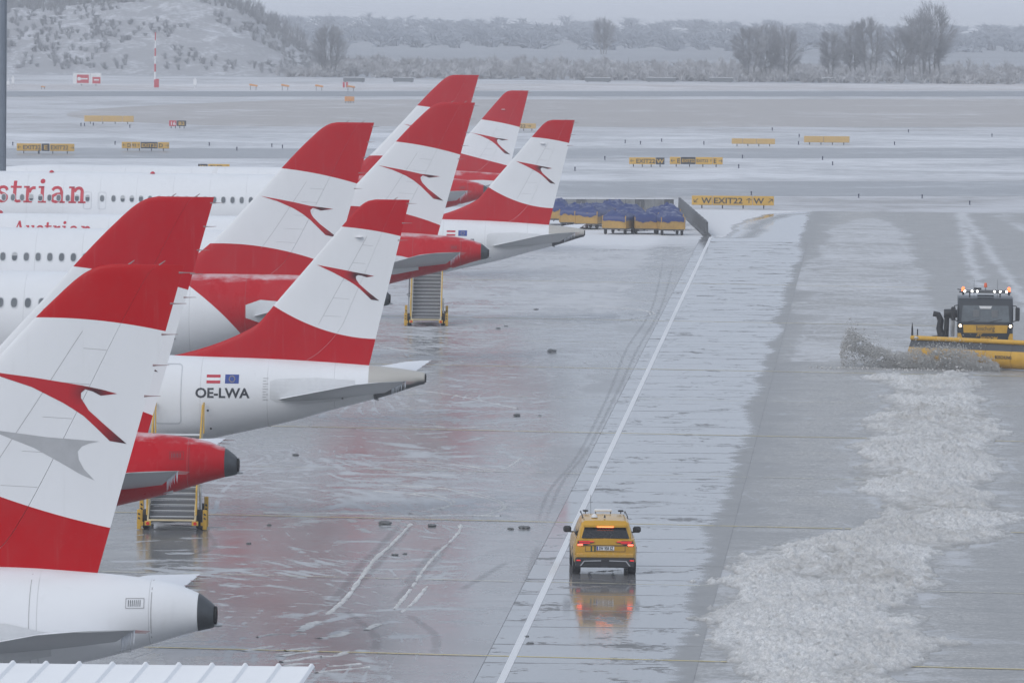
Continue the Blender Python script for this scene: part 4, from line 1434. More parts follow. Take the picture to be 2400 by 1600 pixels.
# ---- the eight aircraft
YAW = math.radians(3.0)
GP = 'airliners parked side by side on the apron'

def ex_reg(reg, dots=True):
    def f(S, root, zb):
        u0 = -5.48
        bm = text_bm(reg, 0.43, 0.012)
        xs = [v.co.x for v in bm.verts]
        k = 1.73 / (max(xs) - min(xs))
        for v in bm.verts:
            v.co = Vector((u0 + v.co.x * k, 0, -1.03 + v.co.z))
        on_body(S, bm, 'registration', m_ltr_dark, root, 0.008, 0.5, 0.1)
        fl = empty('national_flag', (0, 0, 0))
        fl.parent = root
        for i, mt in enumerate((m_flag_red, m_flag_white, m_flag_red)):
            a = -0.58 + 0.09 * i
            on_body(S, poly_bm([[(-5.13, a), (-4.69, a), (-4.69, a + 0.09), (-5.13, a + 0.09)]]), 'stripe', mt, fl, 0.008)
        eu = on_body(S, poly_bm([[(-4.54, -0.58), (-4.10, -0.58), (-4.10, -0.30), (-4.54, -0.30)]]), 'union_flag', m_flag_blue, root, 0.008)
        for k in range(12):
            a = math.radians(30 * k)
            cx, cz = -4.32 + 0.09 * math.cos(a), -0.44 + 0.09 * math.sin(a)
            on_body(S, poly_bm([[(cx + (0.02 if j % 2 == 0 else 0.009) * math.sin(j * math.pi / 5), cz + (0.02 if j % 2 == 0 else 0.009) * math.cos(j * math.pi / 5)) for j in range(10)]]), 'star', m_flag_gold, eu, 0.012)
        if dots:
            for (u, v) in ((-5.07, -1.45), (-5.0, -2.05), (-0.8, -1.05)):
                on_body(S, poly_bm([[(u + 0.035 * math.cos(a), v + 0.035 * math.sin(a)) for a in np.linspace(0, 2 * math.pi, 10, endpoint=False)]]), 'drain_port', m_dark, root, 0.008)
            # graduated trim scale ahead of the stabilizer
            ts = empty('trim_scale', (0, 0, 0))
            ts.parent = root
            for k in range(9):
                v = -0.42 - 0.085 * k
                on_body(S, poly_bm([[(-3.33, v), (-3.22 if k % 2 else -3.16, v), (-3.22 if k % 2 else -3.16, v + 0.02), (-3.33, v + 0.02)]]), 'mark', m_seam, ts, 0.008)
    return f

make_title6 = lambda S, root, zb: title(S, root, 'Austrian', -28.4, -1.66, 0.97, m_ltr_red)
def ex6(S, root, zb):
    make_title6(S, root, zb)
    for k, u in enumerate((-21.35, -20.5)):
        pass
ex_jw = ex_reg('OE-LWJ', False)
def ex_lwj(S, root, zb):
    ex_jw(S, root, zb)
    title(S, root, 'Austrian', -27.2, -0.84, 0.53, m_ltr_red)
    MB().lathe([(0, 0.16), (0.10, 0.13), (0.16, 0.05)], 'Z', (-28.0, 0, zb + 0.22), 14).build('beacon', m_ltr_red, root, smooth=40)
def ex6b(S, root, zb):
    ex6(S, root, zb)
    for u in (-23.2, -17.3):
        MB().lathe([(0, 0.15), (0.08, 0.12), (0.13, 0.04)], 'Z', (u, -0.35, zb + 0.06), 14).build('beacon', m_ltr_red, root, smooth=40)
    MB().prism([(-14.0, zb + 0.05), (-13.6, zb + 0.05), (-13.45, zb + 0.5), (-13.6, zb + 0.5)], 'Y', -0.02, 0.02).build('antenna', m_flag_white, root)

p1 = make_plane('airliner', A320, 'new', 'a_white', (431.5, 621), YAW, 'new')
tag(p1, 'nearest airliner, white tail with a grey ghost emblem, behind the corrugated roof', 'airplane', GP)
p2 = make_plane('airliner', A320, 'old', 'a_red', (502, 462), YAW, 'std')
tag(p2, 'airliner with red tail cone over the boarding stairs, second from the roof', 'airplane', GP)
p3 = make_plane('airliner', E195, 'emb', 'e_white', (960, 468.4), YAW, 'std', doors=[(-6.77, -1.9, -5.92, 0.02, 'plain')], extras=ex_reg('OE-LWA'))
tag(p3, 'white airliner marked OE-LWA with two small flags on its side', 'airplane', GP)
p4 = make_plane('airliner', A320, 'old', 'a_red', (877, 287.8), YAW, 'std', windows=(list(np.arange(-14.2, -9.8, 0.533)), -1.05), doors=[(-6.75, -2.35, -5.95, -0.42, 'door')])
tag(p4, 'airliner with red rear body and a door, right behind the one marked OE-LWA', 'airplane', GP)
p5 = make_plane('airliner', A320, 'old', 'a_red', (1113.6, 240.9), YAW, 'std', windows=(list(np.arange(-22.2, -13.5, 0.533)), -1.15), doors=[(-20.95, -2.5, -20.2, -0.6, 'plain')])
tag(p5, 'airliner with red tail cone over the farther boarding stairs', 'airplane', GP)
p6 = make_plane('airliner', E195, 'emb', 'e_white', (1347, 281.6), YAW, 'std', extras=ex_lwj)
tag(p6, 'white airliner marked OE-LWJ with its tail beside the carts', 'airplane', GP)
p7 = make_plane('airliner', A320, 'old', 'a_red', (1122.5, 176.5), YAW, 'std', wicks=True,
                windows=([u for u in np.arange(-29.0, -10.5, 0.533) if not (-21.25 < u < -19.5)] + [-20.92, -20.07], -1.37), doors=[(-21.16, -2.0, -20.68, -1.0, 'plain'), (-20.31, -2.0, -19.83, -1.0, 'plain')], extras=ex6b)
tag(p7, 'airliner with the large red title along its white fuselage', 'airplane', GP)
p8 = make_plane('airliner', E195, 'emb_old', 'e_red', (1239, 212.8), YAW, 'big')
tag(p8, 'farthest airliner, small red tail against the brown grass field', 'airplane', GP)

# ------------------------------------------------------------------ boarding stairs
m_yellow = mat_basic('airport_yellow_paint', (0.60, 0.36, 0.045), 0.42, 0, 0.14, 4)
m_step = mat_frosted('stair_tread_metal', (0.16, 0.165, 0.175), 0.4, 1.0, (0.66, 0.68, 0.7), 0.5, 0.9)
m_riser = mat_basic('stair_riser_grey', (0.12, 0.125, 0.135), 0.45, 0.2)
m_rail = mat_basic('cream_rail_paint', (0.66, 0.56, 0.36), 0.4)
m_redl = mat_emit('red_reflector', (0.5, 0.02, 0.02), 0.15)
m_black = mat_basic('black_paint', (0.022, 0.023, 0.025), 0.45)
m_whitep = mat_basic('white_paint', (0.72, 0.73, 0.74), 0.4)

def make_stairs(px, y_front, label):
    g = atz(px[0], px[1])
    root = empty('boarding_stairs', (g.x, y_front, 0), 0.0)
    tag(root, label, 'stairs', 'boarding stairs under the tails')
    n, rise, run, w = 14, 0.166, 0.275, 1.38
    for i in range(n):
        z = 0.42 + i * rise
        y = i * run
        b = MB().box((0, y + run / 2, z), (w, run + 0.03, 0.035))
        st = b.build('step', m_step, root)
        MB().box((0, y + run - 0.01, z + rise / 2 - 0.01), (w, 0.012, rise - 0.04)).build('riser', m_riser, st)
    top_z, top_y = 0.42 + n * rise, n * run
    MB().box((0, top_y + 0.5, top_z - 0.05), (w + 0.1, 1.0, 0.08)).build('platform', m_step, root)
    for s in (-1, 1):
        x = s * (w / 2 + 0.05)
        MB().prism([(-0.1, 0.26), (0.1, 0.26), (top_y + 0.1, top_z - 0.35), (top_y + 0.1, top_z - 0.02), (-0.1, 0.62)], 'X', x - 0.025, x + 0.025).build('side_beam', m_rail, root)
        rl = MB().tube([(x + s * 0.03, -0.1, 0.5), (x + s * 0.03, -0.02, 1.25), (x + s * 0.03, top_y, top_z + 0.95), (x + s * 0.03, top_y + 1.0, top_z + 0.98), (x + s * 0.03, top_y + 1.0, top_z)], 0.028, 8).build('handrail', m_yellow, root)
        for k in range(6):
            f = (k + 0.5) / 6
            MB().tube([(x + s * 0.03, top_y * f, 0.4 + (top_z - 0.4) * f), (x + s * 0.03, top_y * f, 1.27 + (top_z - 0.3) * f)], 0.018, 6).build('post', m_yellow, rl)
        MB().prism([(0.1, 0.75), (top_y, top_z + 0.05), (top_y, top_z + 0.9), (0.1, 1.25)], 'X', x + s * 0.045, x + s * 0.055).build('side_screen', m_rail, root)
        # outriggers with hazard stripes
        for yy, h, o in ((0.25, 0.62, 1.03), (1.5, 0.95, 1.02)):
            p = MB().bbox((s * o, yy, h / 2 + 0.02), (0.13, 0.13, h), 0.012).build('outrigger', m_yellow, root)
            for q in range(2):
                z0 = h * 0.62 + q * 0.13
                MB().add([(s * o - 0.05, yy - 0.068, z0), (s * o + 0.0, yy - 0.068, z0 - 0.05), (s * o + 0.05, yy - 0.068, z0 - 0.04), (s * o, yy - 0.068, z0 + 0.03)], [(0, 1, 2, 3)]).build('hazard_stripe', m_black, p)
            MB().box((s * (o - 0.03), yy, 0.2), (0.2, 0.12, 0.1)).build('bracket', m_yellow, p)
        wb = MB()
        wb.lathe([(-0.1, 0.2), (-0.1, 0.28), (-0.06, 0.31), (0.06, 0.31), (0.1, 0.28), (0.1, 0.2)], 'X', (s * 0.84, 0.75, 0.31), 18)
        wh = wb.build('wheel', m_tyre, root, smooth=40)
        MB().lathe([(-0.102, 0.02), (-0.104, 0.19), (0.104, 0.19), (0.102, 0.02)], 'X', (s * 0.84, 0.75, 0.31), 14).build('rim', m_whitep, wh)
        wb = MB()
        wb.lathe([(-0.1, 0.2), (-0.1, 0.28), (-0.06, 0.31), (0.06, 0.31), (0.1, 0.28), (0.1, 0.2)], 'X', (s * 0.84, 3.4, 0.31), 18)
        wb.build('wheel', m_tyre, root, smooth=40)
        MB().tube([(s * 0.86, 1.1, 0.3), (s * 0.84, 1.25, 1.35)], 0.045, 8).build('hydraulic_ram', m_metal, root)
        MB().bbox((s * 0.74, -0.12, 0.24), (0.2, 0.1, 0.14), 0.01).build('rear_bumper', m_yellow, root)
        MB().lathe([(-0.19, 0.05), (-0.175, 0.055)], 'Y', (s * 0.74, 0, 0.24), 12).build('tail_light', m_redl, root)
    MB().box((0, 2.2, 0.34), (1.3, 4.4, 0.14)).build('chassis', m_riser, root)
    MB().box((0, -0.1, 0.34), (1.5, 0.06, 0.05)).build('cross_bar', m_rail, root)
    if px[0] > 800:
        MB().tube([(-0.9, 1.7, 0.4), (-0.86, 1.7, 2.9)], 0.03, 8).build('lamp_post', m_riser, root)
        wr = MB()
        wr.tube([(-0.86 + 0.13 * math.cos(a), 1.6 + 0.02 * math.sin(a), 1.5 + 0.06 * math.sin(a)) for a in np.linspace(0, 2 * math.pi, 16)], 0.014, 5, cap=False)
        wr.build('hand_wheel', m_black, root)
    return root
make_stairs((402, 1243), 219.9, 'grey boarding stairs with yellow rails below the red tail cone in the foreground')
make_stairs((1000, 758), 351.2, 'boarding stairs farther off, below the red tail cone near the carts')

# ------------------------------------------------------------------ the yellow airport car
def mat_carpaint():
    t = NT('yellow_car_paint')
    P = t.co()
    z = t.xyz(P)['Z']
    n = t.noise(P, 5, 5, 0.65)
    f = t.math('MULTIPLY', t.ramp(t.math('ADD', t.math('SUBTRACT', 1.0, z), t.math('MULTIPLY', t.math('SUBTRACT', n, 0.5), 0.9)), 0.1, 0.75), 0.45)
    t.set(Base_Color=t.mix(f, t.mix(n, (0.52, 0.285, 0.018), (0.60, 0.34, 0.03)), (0.30, 0.25, 0.16)), Roughness=t.lerp(f, 0.2, 0.6))
    return t.m
m_carpaint = mat_carpaint()
m_carglass = mat_basic('tinted_car_glass', (0.012, 0.014, 0.017), 0.06)
m_plastic = mat_basic('dark_bumper_plastic', (0.03, 0.031, 0.034), 0.5)
m_tail_r = mat_emit('tail_lamp_red', (0.85, 0.03, 0.03), 0.5)
m_tail_on = mat_emit('tail_lamp_lit', (1.0, 0.10, 0.06), 5.0)
m_brake = mat_emit('brake_lamp_lit', (1.0, 0.16, 0.05), 4.0)
m_chrome = mat_basic('silver_trim', (0.45, 0.46, 0.48), 0.3, 0.5)
m_green = mat_basic('dark_green_lettering', (0.02, 0.07, 0.04), 0.4)
m_blue = mat_basic('plate_blue', (0.02, 0.07, 0.35), 0.4)

def car_rows(side_pts):
    return side_pts

def make_car():
    g = atz(1418, 1350)
    root = empty('airport_car', (g.x, g.y + 0.1, 0), 0.022)
    tag(root, 'yellow airport car numbered 11 with brake lights on, driving beside the white line', 'car')
    # local: y=0 rear axle line offset; the rear face is at y=0, the front at y=4.7
    def body_sec(y, w, z0, zs, ws, zbelt):
        # half outline from bottom centre up to belt centre
        return [(0, z0), (w * 0.86, z0), (w * 0.97, z0 + 0.10), (w, zs), (w * 0.985, zs + 0.16), (ws, zbelt), (0, zbelt + 0.03)]
    st = [(0.00, 0.80, 0.52, 0.70, 0.77, 1.06), (0.05, 0.875, 0.38, 0.70, 0.82, 1.08), (0.25, 0.925, 0.30, 0.70, 0.85, 1.09), (0.9, 0.935, 0.28, 0.72, 0.87, 1.09), (2.4, 0.932, 0.28, 0.72, 0.87, 1.08), (3.4, 0.932, 0.28, 0.72, 0.87, 1.05), (4.2, 0.90, 0.30, 0.70, 0.82, 0.99), (4.6, 0.80, 0.36, 0.64, 0.70, 0.90), (4.70, 0.66, 0.45, 0.62, 0.6, 0.82)]
    rows = []
    for (y, w, z0, zs, ws, zb_) in st:
        h = body_sec(y, w, z0, zs, ws, zb_)
        ring = [(x, y, z) for x, z in h] + [(-x, y, z) for x, z in h[-2:0:-1]]
        rows.append(ring)
    body = closed_loft(rows).build('body', m_carpaint, root, smooth=35)
    # greenhouse: pillars and roof
    def gh(y, wb, zb_, wt, zt):
        h = [(0, zb_), (wb, zb_), (wb * 0.5 + wt * 0.5 + 0.015, (zb_ + zt) / 2), (wt + 0.03, zt - 0.08), (wt - 0.06, zt - 0.015), (0, zt)]
        return [(x, y, z) for x, z in h] + [(-x, y, z) for x, z in h[-2:0:-1]]
    rows = [gh(0.06, 0.78, 1.05, 0.70, 1.12), gh(0.30, 0.82, 1.05, 0.66, 1.46), gh(0.42, 0.83, 1.05, 0.655, 1.60), gh(1.0, 0.85, 1.05, 0.66, 1.655), gh(2.0, 0.85, 1.05, 0.66, 1.665), gh(2.7, 0.85, 1.05, 0.64, 1.63), gh(3.2, 0.84, 1.05, 0.62, 1.34), gh(3.55, 0.82, 1.04, 0.66, 1.10)]
    cab = closed_loft(rows).build('cabin', m_carpaint, root, smooth=35)
    # rear window
    MB().add([(-0.70, 0.022, 1.105), (0.70, 0.022, 1.105), (0.60, 0.232, 1.405), (-0.60, 0.232, 1.405)], [(0, 1, 2, 3)]).build('rear_window', m_carglass, cab)
    MB().prism([(-0.62, 0.15), (0.62, 0.15), (0.64, 0.46), (-0.64, 0.46)], 'Z', 1.415, 1.47).build('roof_spoiler', m_carpaint, cab, smooth=35)
    MB().box((0, 0.14, 1.425), (0.48, 0.02, 0.028)).build('high_brake_light', m_brake, cab)
    for s in (-1, 1):
        q = lambda y, z, o=0.0: (s * ((0.855 - 0.2 * (z - 1.05) / 0.55) + 0.012 + o), y, z)
        for k, (ya, yb, yc, yd) in enumerate(((0.45, 1.15, 1.15, 0.62), (1.2, 2.05, 2.0, 1.2), (2.1, 3.0, 2.65, 2.05))):
            MB().add([q(ya, 1.12), q(yb, 1.11), q(yc, 1.5), q(yd, 1.52)], [(0, 1, 2, 3)] if s > 0 else [(3, 2, 1, 0)]).build('side_window', m_carglass, cab)
        MB().tube([(s * 0.66, 0.55, 1.655), (s * 0.66, 0.7, 1.70), (s * 0.655, 2.4, 1.715), (s * 0.65, 2.6, 1.66)], 0.018, 6).build('roof_rail', m_black, cab)
        # mirror
        mr = MB().bbox((s * 1.03, 2.85, 1.15), (0.24, 0.12, 0.19), 0.05).build('door_mirror', m_plastic, root)
        MB().box((s * 0.90, 2.86, 1.07), (0.12, 0.05, 0.04)).build('mirror_arm', m_plastic, mr)
        # wheels
        for y in (0.85, 3.65):
            wb = MB().lathe([(-0.115, 0.24), (-0.115, 0.33), (-0.08, 0.355), (0.08, 0.355), (0.115, 0.33), (0.115, 0.24)], 'X', (s * 0.81, y, 0.355), 26)
            w = wb.build('wheel', m_tyre, root, smooth=40)
            MB().lathe([(-0.1, 0.03), (-0.118, 0.05), (-0.112, 0.24), (0.112, 0.24), (0.118, 0.05), (0.1, 0.03)], 'X', (s * 0.81, y, 0.355), 18).build('rim', m_chrome, w, smooth=40)
            # dark arch
            P = [(0.385 * math.cos(a), 0.385 * math.sin(a)) for a in np.linspace(0, math.pi, 14)]
            Q = [(0.45 * math.cos(a), 0.45 * math.sin(a)) for a in np.linspace(0, math.pi, 14)]
            ab = MB()
            for i in range(13):
                ab.add([(s * 0.945, y + P[i][0], 0.36 + P[i][1]), (s * 0.945, y + P[i + 1][0], 0.36 + P[i + 1][1]), (s * 0.945, y + Q[i + 1][0], 0.36 + Q[i + 1][1]), (s * 0.945, y + Q[i][0], 0.36 + Q[i][1])], [(0, 1, 2, 3)])
            ab.build('wheel_arch', m_plastic, root)
        # tail lamp: outer lit block, two thin bars reaching inward
        tl = MB().prism([(s * 0.30, 0.985), (s * 0.50, 1.035), (s * 0.80, 1.03), (s * 0.83, 0.90), (s * 0.62, 0.885), (s * 0.44, 0.955)], 'Y', -0.022, 0.05).build('tail_light', m_plastic, root)
        MB().box((s * 0.56, -0.026, 1.008), (0.44, 0.012, 0.024)).build('light_bar', m_tail_r, tl)
        MB().box((s * 0.60, -0.026, 0.962), (0.30, 0.012, 0.020)).build('light_bar', m_tail_r, tl)
        MB().box((s * 0.735, -0.027, 0.915), (0.15, 0.014, 0.04)).build('brake_light', m_tail_on, tl)
        MB().box((s * 0.78, -0.035, 0.46), (0.12, 0.02, 0.03)).build('reflector', m_tail_r, root)
        MB().prism([(s * 0.70, 0.30), (s * 0.74, 0.30), (s * 0.62, 0.455), (s * 0.12, 0.47), (s * 0.12, 0.44), (s * 0.60, 0.43)], 'Y', -0.055, -0.02).build('diffuser_trim', m_chrome, root)
        MB().tube([(s * 0.35, 2.0, 0.25), (s * 0.35, 3.4, 0.25)], 0.05, 6).build('underbody_beam', m_plastic, root)
    MB().bbox((0, 0.10, 0.40), (1.74, 0.26, 0.30), 0.04).build('rear_bumper', m_plastic, root)
    MB().bbox((0, 0.02, 0.60), (1.68, 0.10, 0.14), 0.03).build('bumper_lip', m_carpaint, root)
    MB().box((0, -0.008, 0.895), (1.12, 0.02, 0.02)).build('trim_strip', m_plastic, root)
    MB().box((0, -0.04, 0.34), (0.22, 0.02, 0.15)).build('tow_cover', m_plastic, root)
    tg = MB()
    for a, b_ in (((-0.58, 0.72), (-0.58, 0.95)), ((0.58, 0.72), (0.58, 0.95)), ((-0.58, 0.72), (0.58, 0.72))):
        tg.tube([(a[0], -0.003, a[1]), (b_[0], -0.003, b_[1])], 0.006, 4)
    tg.build('tailgate_gap', m_plastic, root)
    pl = MB().box((0, -0.012, 0.815), (0.52, 0.018, 0.115)).build('number_plate', m_whitep, root)
    MB().box((-0.235, -0.0225, 0.815), (0.045, 0.003, 0.11)).build('plate_band', m_blue, pl)
    bm = text_bm('SW 958 SZ', 0.125, 0.004, 'CENTER')
    for v in bm.verts:
        v.co = Vector((v.co.x * 0.72 + 0.02, -0.024, v.co.z + 0.772))
    bm_obj(bm, 'plate_lettering', m_ltr_dark, pl)
    bm = text_bm('11', 0.21, 0.012)
    for v in bm.verts:
        v.co = Vector((v.co.x - 0.46, -0.006, v.co.z + 0.725))
    bm_obj(bm, 'fleet_number', m_green, root)
    # things on the roof
    bar = empty('roof_light_bar', (0, 0, 0))
    bar.parent = root
    MB().bbox((0.0, 2.2, 1.755), (0.52, 0.20, 0.075), 0.02).build('lamp_housing', m_whitep, bar)
    for s in (-1, 1):
        MB().bbox((s * 0.52, 2.2, 1.745), (0.17, 0.18, 0.05), 0.02).build('beacon', m_plastic, bar)
        MB().tube([(s * 0.22, 2.2, 1.66), (s * 0.22, 2.2, 1.73)], 0.015, 6).build('support', m_black, bar)
        MB().tube([(s * 0.52, 2.2, 1.66), (s * 0.52, 2.2, 1.73)], 0.015, 6).build('support', m_black, bar)
    MB().lathe([(0, 0.10), (0.04, 0.09), (0.09, 0.04), (0.10, 0.01)], 'Z', (-0.30, 0.9, 1.65), 16).build('antenna_dome', m_whitep, root, smooth=40)
    MB().lathe([(0, 0.03), (0.05, 0.022), (0.09, 0.006)], 'Z', (0.0, 0.75, 1.65), 10).build('fin_antenna', m_black, root)
    MB().tube([(-0.38, 1.6, 1.66), (-0.39, 1.65, 2.25)], 0.006, 5).build('whip_antenna', m_black, root)
    return root
make_car()

# ------------------------------------------------------------------ snow plough truck
m_truckglass = mat_basic('windscreen_glass', (0.12, 0.14, 0.155), 0.10, 0, 0.4, 1.2)  # grey-blue of reflected sky put into the glass colour
m_truckdark = mat_basic('dark_cab_paint', (0.02, 0.026, 0.033), 0.3)
m_lamp_w = mat_emit('white_lamp_lit', (1.0, 0.97, 0.92), 14.0)
m_lamp_y = mat_emit('headlamp_lit', (1.0, 0.80, 0.55), 9.0)
m_amber = mat_emit('amber_beacon_lit', (1.0, 0.18, 0.05), 2.2)
m_orange = mat_basic('orange_beacon', (0.75, 0.13, 0.04), 0.3)
m_plough = mat_basic('plough_yellow_paint', (0.58, 0.33, 0.03), 0.4, 0, 0.2, 2)
m_flap = mat_basic('plough_rubber_flap', (0.05, 0.058, 0.068), 0.5)
m_cabin_in = mat_basic('cab_interior', (0.16, 0.17, 0.18), 0.7)

def make_truck():
    g = atz(2308, 857)
    root = empty('sweeper_truck', (g.x, g.y, 0), ROT_LANE)
    tag(root, 'yellow and black snow sweeper truck with lit lamps throwing up slush', 'truck')
    # local: y=0 at the bumper, +y backwards (away from the viewer)
    prof = [(0.0, 1.15), (-0.02, 1.5), (0.0, 1.95), (0.10, 2.78), (0.28, 3.05), (0.6, 3.12), (2.1, 3.12), (2.1, 1.1)]
    rows = []
    for (x, k) in ((-1.25, 0.06), (-1.20, 0.0), (1.20, 0.0), (1.25, 0.06)):
        rows.append([(x, y + k, z - (k * 0.6 if z > 2.9 else 0)) for y, z in prof])
    closed_loft(rows).build('cab', m_truckdark, root, smooth=30)
    ws = MB().add([(-1.10, -0.008, 2.0), (1.10, -0.008, 2.0), (1.04, 0.078, 2.74), (-1.04, 0.078, 2.74)], [(0, 1, 2, 3)]).build('windscreen', m_truckglass, root)
    MB().prism([(-0.30, 2.72), (0.30, 2.72), (0.24, 2.60), (-0.24, 2.60)], 'Y', 0.03, 0.05).build('sun_strip', m_whitep, ws)
    for s in (-1, 1):
        MB().bbox((s * 0.42, 0.015, 2.38), (0.3, 0.02, 0.34), 0.05).build('headrest_reflection', m_cabin_in, ws)
        MB().tube([(s * 0.5 - 0.3, -0.02, 2.0), (s * 0.5 + 0.25, 0.0, 2.12)], 0.012, 5).build('wiper', m_black, ws)
    # front panel with the maker's name
    pn = MB().prism([(-1.02, 1.86), (1.02, 1.86), (0.98, 1.50), (-0.98, 1.50)], 'Y', -0.055, 0.0).build('front_panel', m_plough, root)
    bm = text_bm('boschung', 0.33, 0.004, 'CENTER')
    xs = [v.co.x for v in bm.verts]
    k = 0.84 / (max(xs) - min(xs))
    for v in bm.verts:
        v.co = Vector((v.co.x * k, -0.06, v.co.z * 0.95 + 1.605))
    bm_obj(bm, 'maker_name', m_ltr_dark, pn)
    for z, x0, x1 in ((1.545, -0.43, 0.43), (1.815, -0.43, -0.05), (1.815, 0.0, 0.40)):
        MB().box(((x0 + x1) / 2, -0.059, z), (x1 - x0, 0.004, 0.016)).build('name_rule', m_ltr_dark, pn)
    gl = MB().prism([(-1.12, 1.49), (1.12, 1.49), (0.98, 1.12), (-0.98, 1.12)], 'Y', -0.04, 0.0).build('grille', m_truckdark, root)
    for tx, x, z, sz in (('JET', -0.40, 1.36, 0.17), ('BROOM', -0.26, 1.18, 0.22)):
        bm = text_bm(tx, sz, 0.004)
        for v in bm.verts:
            v.co = Vector((v.co.x + x + v.co.z * 0.35, -0.045, v.co.z + z))
        bm_obj(bm, 'model_name', m_plough, gl)
    for s in (-1, 1):
        MB().prism([(s * 0.98, 1.48), (s * 1.26, 1.48), (s * 1.26, 1.14), (s * 1.08, 1.14)], 'Y', -0.03, 0.05).build('bumper_corner', m_plough, root)
        hl = MB().bbox((s * 1.15, -0.03, 1.82), (0.24, 0.1, 0.2), 0.03).build('headlamp_housing', m_black, root)
        MB().lathe([(-0.09, 0.05), (-0.08, 0.06), (-0.06, 0.06)], 'Y', (s * 1.14, 0, 1.82), 16).build('headlamp', m_lamp_y, hl)
        # big mirrors on arms
        mr = MB().bbox((s * 1.46, 0.1, 2.36), (0.20, 0.14, 0.62), 0.04).build('mirror', m_black, root)
        MB().tube([(s * 1.22, 0.15, 2.75), (s * 1.40, 0.12, 2.72), (s * 1.45, 0.1, 2.6)], 0.025, 6).build('mirror_arm', m_black, mr)
        MB().tube([(s * 1.22, 0.15, 2.0), (s * 1.42, 0.12, 2.08)], 0.025, 6).build('mirror_arm', m_black, mr)
        MB().box((s * 1.265, 0.9, 2.35), (0.02, 0.9, 0.65)).build('side_window', m_truckglass, root)
        for y in (0.9, 4.4, 5.8):
            wb = MB().lathe([(-0.16, 0.3), (-0.16, 0.46), (-0.12, 0.5), (0.12, 0.5), (0.16, 0.46), (0.16, 0.3)], 'X', (s * 1.05, y, 0.5), 24)
            wh = wb.build('wheel', m_tyre, root, smooth=40)
            MB().lathe([(-0.165, 0.05), (-0.12, 0.3), (0.12, 0.3), (0.165, 0.05)], 'X', (s * 1.05, y, 0.5), 16).build('rim', m_metal, wh)
    # roof rack of lamps
    rack = empty('lamp_rack', (0, 0, 0))
    rack.parent = root
    MB().tube([(-1.2, 0.35, 3.34), (1.15, 0.35, 3.34)], 0.035, 8).build('rack_bar', m_black, rack)
    MB().tube([(-1.28, 0.45, 3.46), (-1.0, 0.45, 3.41), (1.05, 0.45, 3.41)], 0.022, 8).build('rack_bar', m_black, rack)
    for x in (-0.72, 0.66):
        MB().tube([(x, 0.4, 3.1), (x, 0.38, 3.36)], 0.03, 6).build('rack_post', m_black, rack)
    for x in (-0.95, -0.62, -0.38, 0.40, 0.66, 0.95):
        l_ = MB().lathe([(0, 0.07), (0.08, 0.085), (0.11, 0.04)], 'Y', (x, 0.22, 3.38), 14).build('work_lamp', m_black, rack)
        MB().lathe([(-0.012, 0.03), (0.002, 0.045)], 'Y', (x, 0.22, 3.38), 14).build('lamp_lens', m_lamp_w, l_)
    for x in (-1.02, 1.06):
        bc = MB().lathe([(0, 0.085), (0.03, 0.08), (0.15, 0.07), (0.2, 0.03)], 'Z', (x, 0.4, 3.38), 14).build('beacon', m_amber, rack, smooth=40)
        MB().tube([(x, 0.4, 3.2), (x, 0.4, 3.39)], 0.05, 8).build('beacon_base', m_black, bc)
    bc = MB().lathe([(0, 0.07), (0.03, 0.075), (0.17, 0.065), (0.21, 0.03)], 'Z', (0.0, 0.6, 3.55), 14).build('beacon', m_orange, rack, smooth=40)
    MB().tube([(0, 0.6, 3.4), (0, 0.6, 3.56)], 0.015, 6).build('beacon_stalk', m_black, bc)
    MB().bbox((-0.37, 0.5, 3.49), (0.36, 0.1, 0.09), 0.02).build('display_box', m_black, rack)
    for x in (-0.52, 0.55):
        MB().tube([(x, 0.7, 3.1), (x, 0.72, 3.9)], 0.006, 4).build('whip_antenna', m_black, rack)
    MB().box((0, 0.45, 3.18), (0.75, 0.3, 0.07)).build('roof_hatch', m_truckdark, root)
    # chassis, side gear and body behind the cab
    MB().box((0, 3.6, 0.85), (1.0, 6.8, 0.3)).build('chassis', m_black, root)
    MB().bbox((0, 4.6, 1.95), (2.3, 3.6, 1.7), 0.08).build('engine_housing', m_plough, root)
    MB().tube([(-1.45, 2.6, 1.2), (-1.45, 2.5, 2.4)], 0.10, 10).build('air_duct', m_whitep, root)
    MB().lathe([(0, 0.20), (0.35, 0.22), (0.6, 0.18)], 'X', (-1.85, 2.4, 2.25), 16).build('air_filter', m_black, root, smooth=40)
    MB().tube([(-1.95, 1.9, 1.2), (-2.05, 1.9, 1.6), (-2.0, 1.9, 1.95), (-2.12, 1.9, 2.22), (-2.35, 1.9, 2.26)], [0.17, 0.16, 0.15, 0.14, 0.13], 12).build('blower_chute', m_black, root, smooth=60)
    MB().tube([(-1.75, 2.0, 1.0), (-1.72, 2.0, 2.1)], 0.12, 10).build('blower_pipe', m_black, root)
    MB().tube([(-2.38, 2.0, 1.2), (-2.0, 2.0, 1.25)], 0.04, 6).build('side_bracket', m_black, root)
    MB().box((0, -1.2, 0.65), (0.5, 2.6, 0.22)).build('plough_linkage', m_black, root)
    # the plough blade, set at an angle
    ang = math.radians(33)
    pr = empty('plough', (0.0, -3.0, 0), -ang)
    pr.parent = root
    L = 8.2
    n = 11
